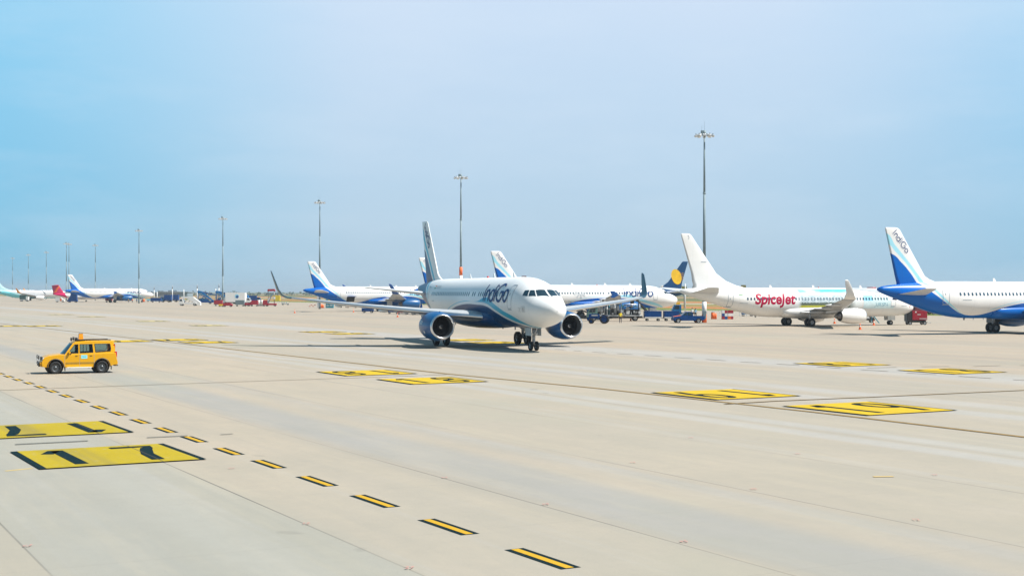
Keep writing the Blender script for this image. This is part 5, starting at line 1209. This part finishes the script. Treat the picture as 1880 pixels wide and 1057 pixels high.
t = thing('ladder', 'dark step ladder leaning under the nose of the plain white jet', 'ladder', (PX(1607, 208), 208, 0), 0); mb = MB().m(teal)
for y in (-.2, .2): mb.cyl((-.5, y, 1.4), (.6, y, 0), .04, seg=6).cyl((-.5, y, 1.4), (-.6, y, 0), .03, seg=6)
for i in range(5): mb.cyl((-.5 + .22 * i, -.2, 1.4 - .28 * i), (-.5 + .22 * i, .2, 1.4 - .28 * i), .03, seg=6)
mb.build('frame', t)
pole_thing('white_pole', 'slim white pole behind the tail cone of the plain white jet', 'pole', 1258, 290, 6.5, offw, .13)
generic('beacon_dome', 'red and white domed beacon showing above the nose end of the plain white jet', 'beacon', (PX(1600, 395), 395, 0), 0, [('mast', steel, [('c', (0, 0, 0), (0, 0, 5.4), .2)]), ('rim', white, [('c', (0, 0, 5.4), (0, 0, 5.75), 1.7)]), ('dome', red, [('c', (0, 0, 5.75), (0, 0, 6.2), 1.3)])])
for u, D, h, lab, col in ((962, 420, 9.6, 'small brown board on a pole showing above the fuselage of the taxiing jet', woodt), (1365, 420, 6.9, 'small olive board on a pole showing above the plain white jet', mat('olive_board', (.20, .22, .09), .7)), (1256, 400, 6.4, 'small olive board on a pole beside the navy tail fin', mat('olive_board2', (.22, .22, .06), .7))):
    generic('stand_sign', lab, 'stand sign', (PX(u, D), D, 0), 0, [('post', steel, [('c', (0, 0, 0), (0, 0, h - 1.2), .12)]), ('board', col, [(-.75, .75, -.1, .1, h - 1.3, h)])], 'signs above the parked jets')
generic('yellow_sign_box', 'small bright yellow sign box on the grass behind the orange soil strip', 'sign', (PX(1245, 420), 420, 0), 0, [('box', signy, [(-.6, .6, -.2, .2, .3, 1.6)]), ('leg', steel, [(-.5, -.4, -.1, .1, 0, .35), (.4, .5, -.1, .1, 0, .35)])])

# --- left side, far
def stairs_truck(label, loc, a):
    t = thing('passenger_stairs', label, 'stairs truck', loc, a)
    mb = MB().m(white); mb.prism([(2.2, .5), (2.2, 1.5), (2.6, 2.3), (3.5, 2.35), (3.7, 1.5), (3.75, .5)], -.95, .95, bev=.05).box(-2.2, 2.2, -.9, .9, .5, 1.1, .05); mb.build('chassis', t)
    mb = MB().m(white); mb.prism([(-3.4, .15), (-3.4, 1.15), (-1.0, 2.85), (1.6, 3.0), (3.0, 3.0), (3.0, 2.45), (1.2, 2.45), (-2.9, .15)], -.75, .75, bev=.03); mb.build('staircase', t)
    mb = MB().m(steel); mb.cyl((-.6, -.7, 1.1), (.9, -.7, 2.4), .07).cyl((.9, -.7, 1.1), (.2, -.7, 2.0), .07).cyl((2.2, -.7, 1.1), (1.2, -.7, 2.4), .07); mb.build('lift_frame', t)
    for s_ in (-1, 1): mb = MB().m(glass).poly([(2.45, s_ * .96, 1.5), (3.5, s_ * .96, 1.5), (3.3, s_ * .96, 2.15), (2.7, s_ * .96, 2.15)]); mb.build('window', t)
    wheels(t, (2.9, -1.5), .8, .45, .26); return t
stairs_truck('white passenger stairs truck standing alone at far left centre', vloc(350, 561), PI - .05)
def D450(u, v=561.5): return vloc(u, v)
cart('crimson open cart at the left end of the row of red equipment', D450(401), 0, red, 'red carts near the white truck', L=2.7, h=1.9, canopy=False)
generic('tow_tug', 'small yellow tug between the crimson cart and the red tractor', 'tug', D450(406, 563), 0, [('body', signy, [(-.7, .7, -.5, .5, .3, .8)])], wh=((.45, -.45), .45, .2, .14))
generic('tow_tug', 'low red tug in front of the white catering truck', 'tug', D450(418, 563), 0, [('body', red, [('p', [(-1.5, .35), (-1.4, 1.1), (-.3, 1.25), (.6, 1.2), (1.5, .8), (1.5, .35)], -.7, .7)]), ('seat', black, [(-.9, -.4, -.4, .4, 1.1, 1.5)])], wh=((1.0, -1.0), .6, .3, .2))
tk = truck('white catering truck with a round blue badge behind the red tug', (PX(428, 500), 500, 0), PI, white, white, L=9, h=4.3)
mb = MB().m(cyan).cyl((-2.2 + 3.4, -1.215, 3.0), (1.2, -1.23, 3.0), .75, seg=24).m(navy).cyl((1.35, -1.23, 2.8), (1.35, -1.24, 2.8), .5, seg=20); mb.build('badge', tk)
for o in list(tk.children):
    pass
tk2 = truck('second white box truck parked right behind the badge truck, with small orange lettering', (PX(443, 520), 520, 0), PI, white, white, L=7.5, h=4.2)
for tt in (tk, tk2): tt.rotation_euler = (0, 0, 0 if tt is tk2 else PI)
mb = MB().m(cyan).cyl((-1.6, 1.205, 3.0), (-1.6, 1.225, 3.0), .75, seg=24).m(navy).cyl((-1.75, 1.225, 2.8), (-1.75, 1.235, 2.8), .5, seg=20); 
bd = [o for o in tk.children if o.name.startswith('badge')][0]; bd.data = mb.mesh('badge')
mb = MB().m(orange); font_on(mb, 'Taj', .9, (-2.4, 2.6), lambda u, v, l=0: Vector((u, -1.215, v)), cut=0); mb.m(seam); font_on(mb, 'sats', .8, (.2, 2.2), lambda u, v, l=0: Vector((u, -1.215, v)), cut=0); mb.build('lettering', tk2)
generic('cargo_container', 'grey ribbed container on a dolly in front of the white trucks', 'container', D450(441, 562), 0, [('box', galv, [(-1.4, 1.4, -.8, .8, .45, 1.95)]), ('rib', steel, [(-1.2 + .4 * i, -1.12 + .4 * i, -.84, -.81, .5, 1.9) for i in range(7)])], wh=((1.0, -1.0), .6, .2, .14))
for k, (u, w) in enumerate(((453, 'left one of two small red tugs right of the grey container'), (459.5, 'right one of two small red tugs right of the grey container'))):
    generic('tow_tug', w, 'tug', D450(u, 562), 0, [('body', red, [('p', [(-.7, .35), (-.65, 1.0), (.1, 1.1), (.7, .8), (.7, .35)], -.5, .5)]), ('wheel_guard', black, [(-.7, -.2, -.52, .52, .3, .5)])], wh=((.45, -.45), .45, .26, .16))
generic('cargo_container', 'red curved end container at the left of the white drums', 'container', D450(467, 562), 0, [('box', red, [('p', [(-1.2, .5), (-1.2, 1.4), (-.7, 1.9), (1.2, 1.9), (1.2, .5)], -.7, .7)])], wh=((.8, -.8), .55, .2, .14))
for u, w in ((475, 'left white drum between the red containers'), (481, 'right white drum between the red containers')):
    generic('storage_drum', w, 'drum', D450(u, 561.5), 0, [('drum', offw, [('c', (0, 0, .4), (0, 0, 1.95), .5)]), ('stand', steel, [(-.45, .45, -.45, .45, 0, .4)])], 'white drums')
generic('cargo_container', 'red container box right of the white drums', 'container', D450(487, 562), 0, [('box', red, [(-.7, .7, -.7, .7, .4, 1.9)])], wh=((.4, -.4), .55, .2, .14))
generic('boarding_lift', 'red vehicle mounted steps with a red canopy on top, near the raised left wingtip', 'boarding steps', D450(498, 562), 0, [('chassis', red, [(-1.8, 1.7, -.8, .8, .35, .9)]), ('staircase', galv, [('p', [(-1.5, .9), (-1.5, 1.2), (.2, 4.0), (.9, 4.0), (.9, 3.6), (.1, 3.4), (-.9, .9)], -.55, .55)]), ('side_panel', lgrey, [('p', [(-1.1, 1.3), (-1.1, 2.1), (-.2, 3.2), (-.2, 2.4)], -.62, -.57), (.6, 1.2, -.6, .6, 2.3, 3.0)]), ('post', steel, [('c', (-.9, -.5, 2), (-.9, -.5, 5.0), .05), ('c', (1.0, -.5, .9), (1.0, -.5, 5.0), .06), ('c', (1.0, .5, .9), (1.0, .5, 5.0), .06), ('c', (-.9, .5, 2), (-.9, .5, 5.0), .05)]), ('canopy', red, [('p', [(-1.2, 4.8), (-1.0, 5.5), (1.1, 5.55), (1.3, 4.85)], -.7, .7)])], wh=((1.2, -1.3), .7, .3, .2))
generic('yellow_sign_box', 'small yellow cabin on the soil strip right of the red boarding steps', 'cabin', (PX(508, 640), 640, 0), 0, [('box', signy, [(-1.6, 1.6, -1, 1, .3, 3.0)]), ('leg', steel, [(-1.4, -1.2, -.8, .8, 0, .35), (1.2, 1.4, -.8, .8, 0, .35)])])
generic('equipment_dolly', 'grey low dolly alone right of the red boarding steps', 'dolly', (PX(524, 480), 480, 0), 0, [('bed', galv, [(-1.3, 1.3, -.6, .6, .35, .5)]), ('rail', galv, [(-1.2, -1.1, -.6, .6, .5, 1.2), (.3, .4, -.6, .6, .5, 1.0), (-.5, -.4, -.6, .6, .5, 1.1)])], wh=((.9, -.9), .5, .2, .12))
# blue stair sets and loaders
rnd = random.Random(11)
for k, (u, D, w) in enumerate(((377, 520, 'large blue scissor stair set behind the white stairs truck'), (410, 540, 'blue stair set rising behind the foot of the mast by the red carts'))):
    s_ = 1.0 if k == 0 else .9
    generic('stair_set', w, 'boarding steps', (PX(u, D), D, 0), .1, [('chassis', eqblue, [(-2.6, 3.0, -1, 1, .5, 1.2)]), ('staircase', skyb, [('p', [(-2.9, 4.2), (-2.9, 4.9), (-1.5, 4.9), (3.7, .9), (3.7, .3), (-1.8, 4.2)], -.8, .8)]), ('lift_frame', skyb, [('c', (-2.6, y, 1.2), (.2, y, 3.2), .09) for y in (-.7, .7)] + [('c', (1.4, y, 1.2), (-2.4, y, 4.2), .09) for y in (-.7, .7)] + [('c', (-2.7, y, 1.0), (-2.7, y, 4.4), .08) for y in (-.7, .7)] + [(-2.2, 1.2, -.75, .75, 1.2, 2.0)]), ('conveyor_arm', eqblue, [('p', [(-2.9, 4.6), (-2.9, 5.1), (4.2, 3.5), (4.2, 3.2)], -.35, .35), ('c', (0, 0, 1), (.5, 0, 4.0), .15)]), ('rail', skyb, [('c', (-2.5, -.8, 3 - i * .5), (2.4, -.8, 3.2 - i * .5), .06) for i in range(4)])], wh=((1.8, -1.9), .85, .4, .25))
for k, (u, D, L, w) in enumerate(((305, 600, 5.0, 'left one of two dark blue trucks behind the white poles'), (319, 620, 4.5, 'right one of two dark blue trucks, left of the white stairs truck'))):
    truck(w, (PX(u, D), D, 0), PI, skyb if k == 0 else eqblue, eqblue, L=L, h=3.2)
for k, (u, v, w) in enumerate(((286.5, 555, 'flat dark blue cart right of the nose of the far left jet'), (275, 553.5, 'pale blue cart under the nose of the far left jet'))):
    cart(w, vloc(u, v), 0, (eqblue, cyan)[k], 'carts near the far left jet', L=(4.4, 2.6)[k], h=(2.0, 1.2)[k], canopy=False)
generic('barrel', 'orange and white marker drum under the nose of the distant side-on jet', 'drum', vloc(264, 554), 0, [('drum', orange, [('c', (0, 0, 0), (0, 0, 1.3), .5)]), ('band', white, [('c', (-.8, 0, 0), (-.8, 0, 1.4), .3)])])
generic('vehicle_cab', 'small blue utility van right of the blue stairs, near the two white poles', 'van', (PX(452, 560), 560, 0), 0, [('body', skyb, [('p', [(-2, .4), (-2, 2.6), (.6, 3.4), (1.4, 1.6), (2.2, 1.2), (2.2, .4)], -.9, .9)])], wh=((1.4, -1.3), .8, .35, .22))
truck('blue box truck just right of the white trucks', (PX(466, 585), 585, 0), 0, eqblue, eqblue, L=6, h=3.0)
for k, (u, D, h, tp, w) in enumerate(((283, 610, 5.4, 1, 'leftmost of the slim white poles'), (288.5, 615, 4.6, 0, 'second of the slim white poles, just right of the leftmost'), (316.5, 610, 5.8, 1, 'slim white pole between the two blue trucks'), (337.5, 590, 5.6, 0, 'slim white pole behind the platform of the white stairs truck'), (362, 560, 6.0, 1, 'slim white pole at the right end of the white stairs truck'), (396, 540, 5.8, 0, 'slim white pole above the crimson cart'), (402, 540, 6.2, 1, 'slim white pole just left of the mast by the red carts'))):
    pole_thing('white_pole', w, 'pole', u, D, h, offw, .22, steel if tp else None, 'slim white poles on the far apron')
# under / beside the left wing
generic('pale_post', 'wide grey post under the long left wing, foot of the mast behind it', 'post', (PX(584.5, 395), 395, 0), 0, [('post', lgrey, [(-.35, .35, -.35, .35, 0, 3.4)])])
generic('barrel', 'bright orange drum beside the grey post under the left wing', 'drum', (PX(589.5, 392), 392, 0), 0, [('drum', orange, [('c', (0, 0, 0), (0, 0, 1.15), .42), ('c', (.5, 0, 0), (.5, 0, .95), .35)])])
generic('cabinet', 'teal equipment cabinet with a yellow panel under the left wing', 'cabinet', (PX(605.5, 394), 394, 0), 0, [('body', teal, [(-1.1, 1.1, -.7, .7, 0, 2.5)]), ('yellow_panel', signy, [(-.35, .25, -.74, -.71, 1.3, 2.4)]), ('front_stripe', white, [(-.9, -.2, -.73, -.71, .6, .8), (.1, .9, -.73, -.71, .6, .8)])])
generic('small_barrier', 'small red and white barrier left of the grey post', 'barrier', (PX(574, 394), 394, 0), 0, [('board', mat('faded_red', (.6, .25, .2), .7), [(-1.1, -.6, -.05, .05, .35, .6), (-.1, .4, -.05, .05, .35, .6), (-.6, -.1, -.05, .05, .75, 1.0), (.4, .9, -.05, .05, .75, 1.0)]), ('frame', offw, [(-1.15, -1.1, -.2, .2, 0, 1.1), (.9, .95, -.2, .2, 0, 1.1)])])
generic('covered_equipment', 'equipment under a pale cream cover below the left wing', 'covered cart', (PX(646, 400), 400, 0), 0, [('cover', mat('cream_tarp', (.66, .56, .47), .8), [('p', [(-1.7, .2), (-1.5, .9), (-.8, 1.75), (1.0, 1.75), (1.6, .9), (1.6, .2)], -.8, .8)])], wh=((1.1, -1.1), .6, .2, .14))
generic('generator', 'grey and green generator box left of the cream covered equipment', 'generator', (PX(631, 405), 405, 0), 0, [('body', mat('grey_green', (.22, .28, .24), .6), [(-1.2, 1.2, -.8, .8, .5, 2.2)])], wh=((.8, -.8), .6, .22, .14))
generic('tow_bar_trolley', 'small dark tug with a white hood next to the wheels of the parked jet', 'tug', vloc(676, 574), 0, [('body', eqblue, [(-1.4, 1.2, -.7, .7, .3, 1.0)]), ('hood', offw, [(-1.5, -.3, -.5, .5, 1.0, 1.5)]), ('ramp', dark, [('p', [(-1.4, 1.4), (-1.4, 1.55), (2.2, .95), (2.2, .8)], -.4, .4)])], wh=((.8, -.9), .65, .3, .18))
for k, (u, v, m1, m2, w) in enumerate(((722, 576, eqblue, galv, 'leftmost loaded dolly, carrying blue and grey bags'), (739, 577.5, mat('bag_maroon', (.25, .03, .05), .7), galv, 'dolly loaded with maroon and grey bags left of the left engine'), (755, 577, skyb, offw, 'dolly with sky blue and white bags closest to the left engine'), (765, 578, eqblue, eqblue, 'low blue crate trolley just left of the left engine of the taxiing jet'))):
    generic('equipment_dolly', w, 'dolly', vloc(u, v), .05 * k, [('bed', steel, [(-1.1, 1.1, -.6, .6, .3, .42)]), ('bag', m1, [(-1.0, -.4, -.5, .5, .43, .95), (-.35, .2, -.5, .4, .43, 1.15)]), ('case', m2, [(.25, .9, -.5, .5, .43, .85)])], 'loaded dollies', wh=((.8, -.8), .5, .2, .12))
truck('blue box truck half hidden behind the tail of the taxiing jet', (PX(752, 350), 350, 0), .1, eqblue, eqblue, L=6.5, h=3.6)
# far left aircraft surroundings
generic('stair_set', 'dark blue stair set between the magenta tail and the far left jet', 'boarding steps', (PX(134, 585), 585, 0), 0, [('chassis', eqblue, [(-2.4, 2.0, -.9, .9, .4, 1.0)]), ('staircase', eqblue, [('p', [(-2.2, .8), (-.8, 3.0), (-.9, 3.7), (.4, 4.6), (1.7, 3.4), (1.8, .8)], -.8, .8)])], wh=((1.3, -1.5), .8, .35, .22))
generic('service_cart', 'white topped service truck below the wing of the aqua jet', 'service truck', (PX(44, 640), 640, 0), 0, [('body', mat('dark_green', (.02, .07, .06), .6), [(-1.7, 1.2, -1, 1, .6, 3.0)]), ('cab', offw, [(.9, 2.2, -.9, .9, .6, 2.2), (-1.6, .9, -1.03, -1.01, .6, .9)])], wh=((1.5, -1.1), .8, .4, .24))
generic('baggage_cart', 'dull red cart below the belly of the far left blue and white jet', 'baggage cart', (PX(200, 596), 596, 0), 0, [('box_body', red, [(-1.4, 1.4, -.7, .7, .6, 2.0)])], wh=((1.0, -1.0), .6, .25, .15))
for u, lab, tp in ((243, 'tiny figure in an orange vest left of the mast by the far left jet', orange), (251, 'tiny figure in blue beside the mast by the far left jet', skyb), (236, 'tiny figure in a khaki shirt under the engine of the far left jet', mat('khaki', (.4, .3, .12), .8))):
    person(lab, (PX(u, 570), 570, 0), -PI / 2, tp, trous, 0)
for u, lab in ((110, 'white van near the nose of the aqua jet, left of the magenta tail'),):
    generic('white_van', lab, 'van', (PX(u, 600), 600, 0), 0, [('body', offw, [('p', [(-1.8, .4), (-1.8, 1.9), (.6, 1.9), (1.4, 1.2), (2.0, 1.1), (2.0, .4)], -.8, .8)]), ('panel', orange, [(.3, 1.0, -.83, -.81, .5, 1.7)])], wh=((1.3, -1.2), .7, .3, .2))
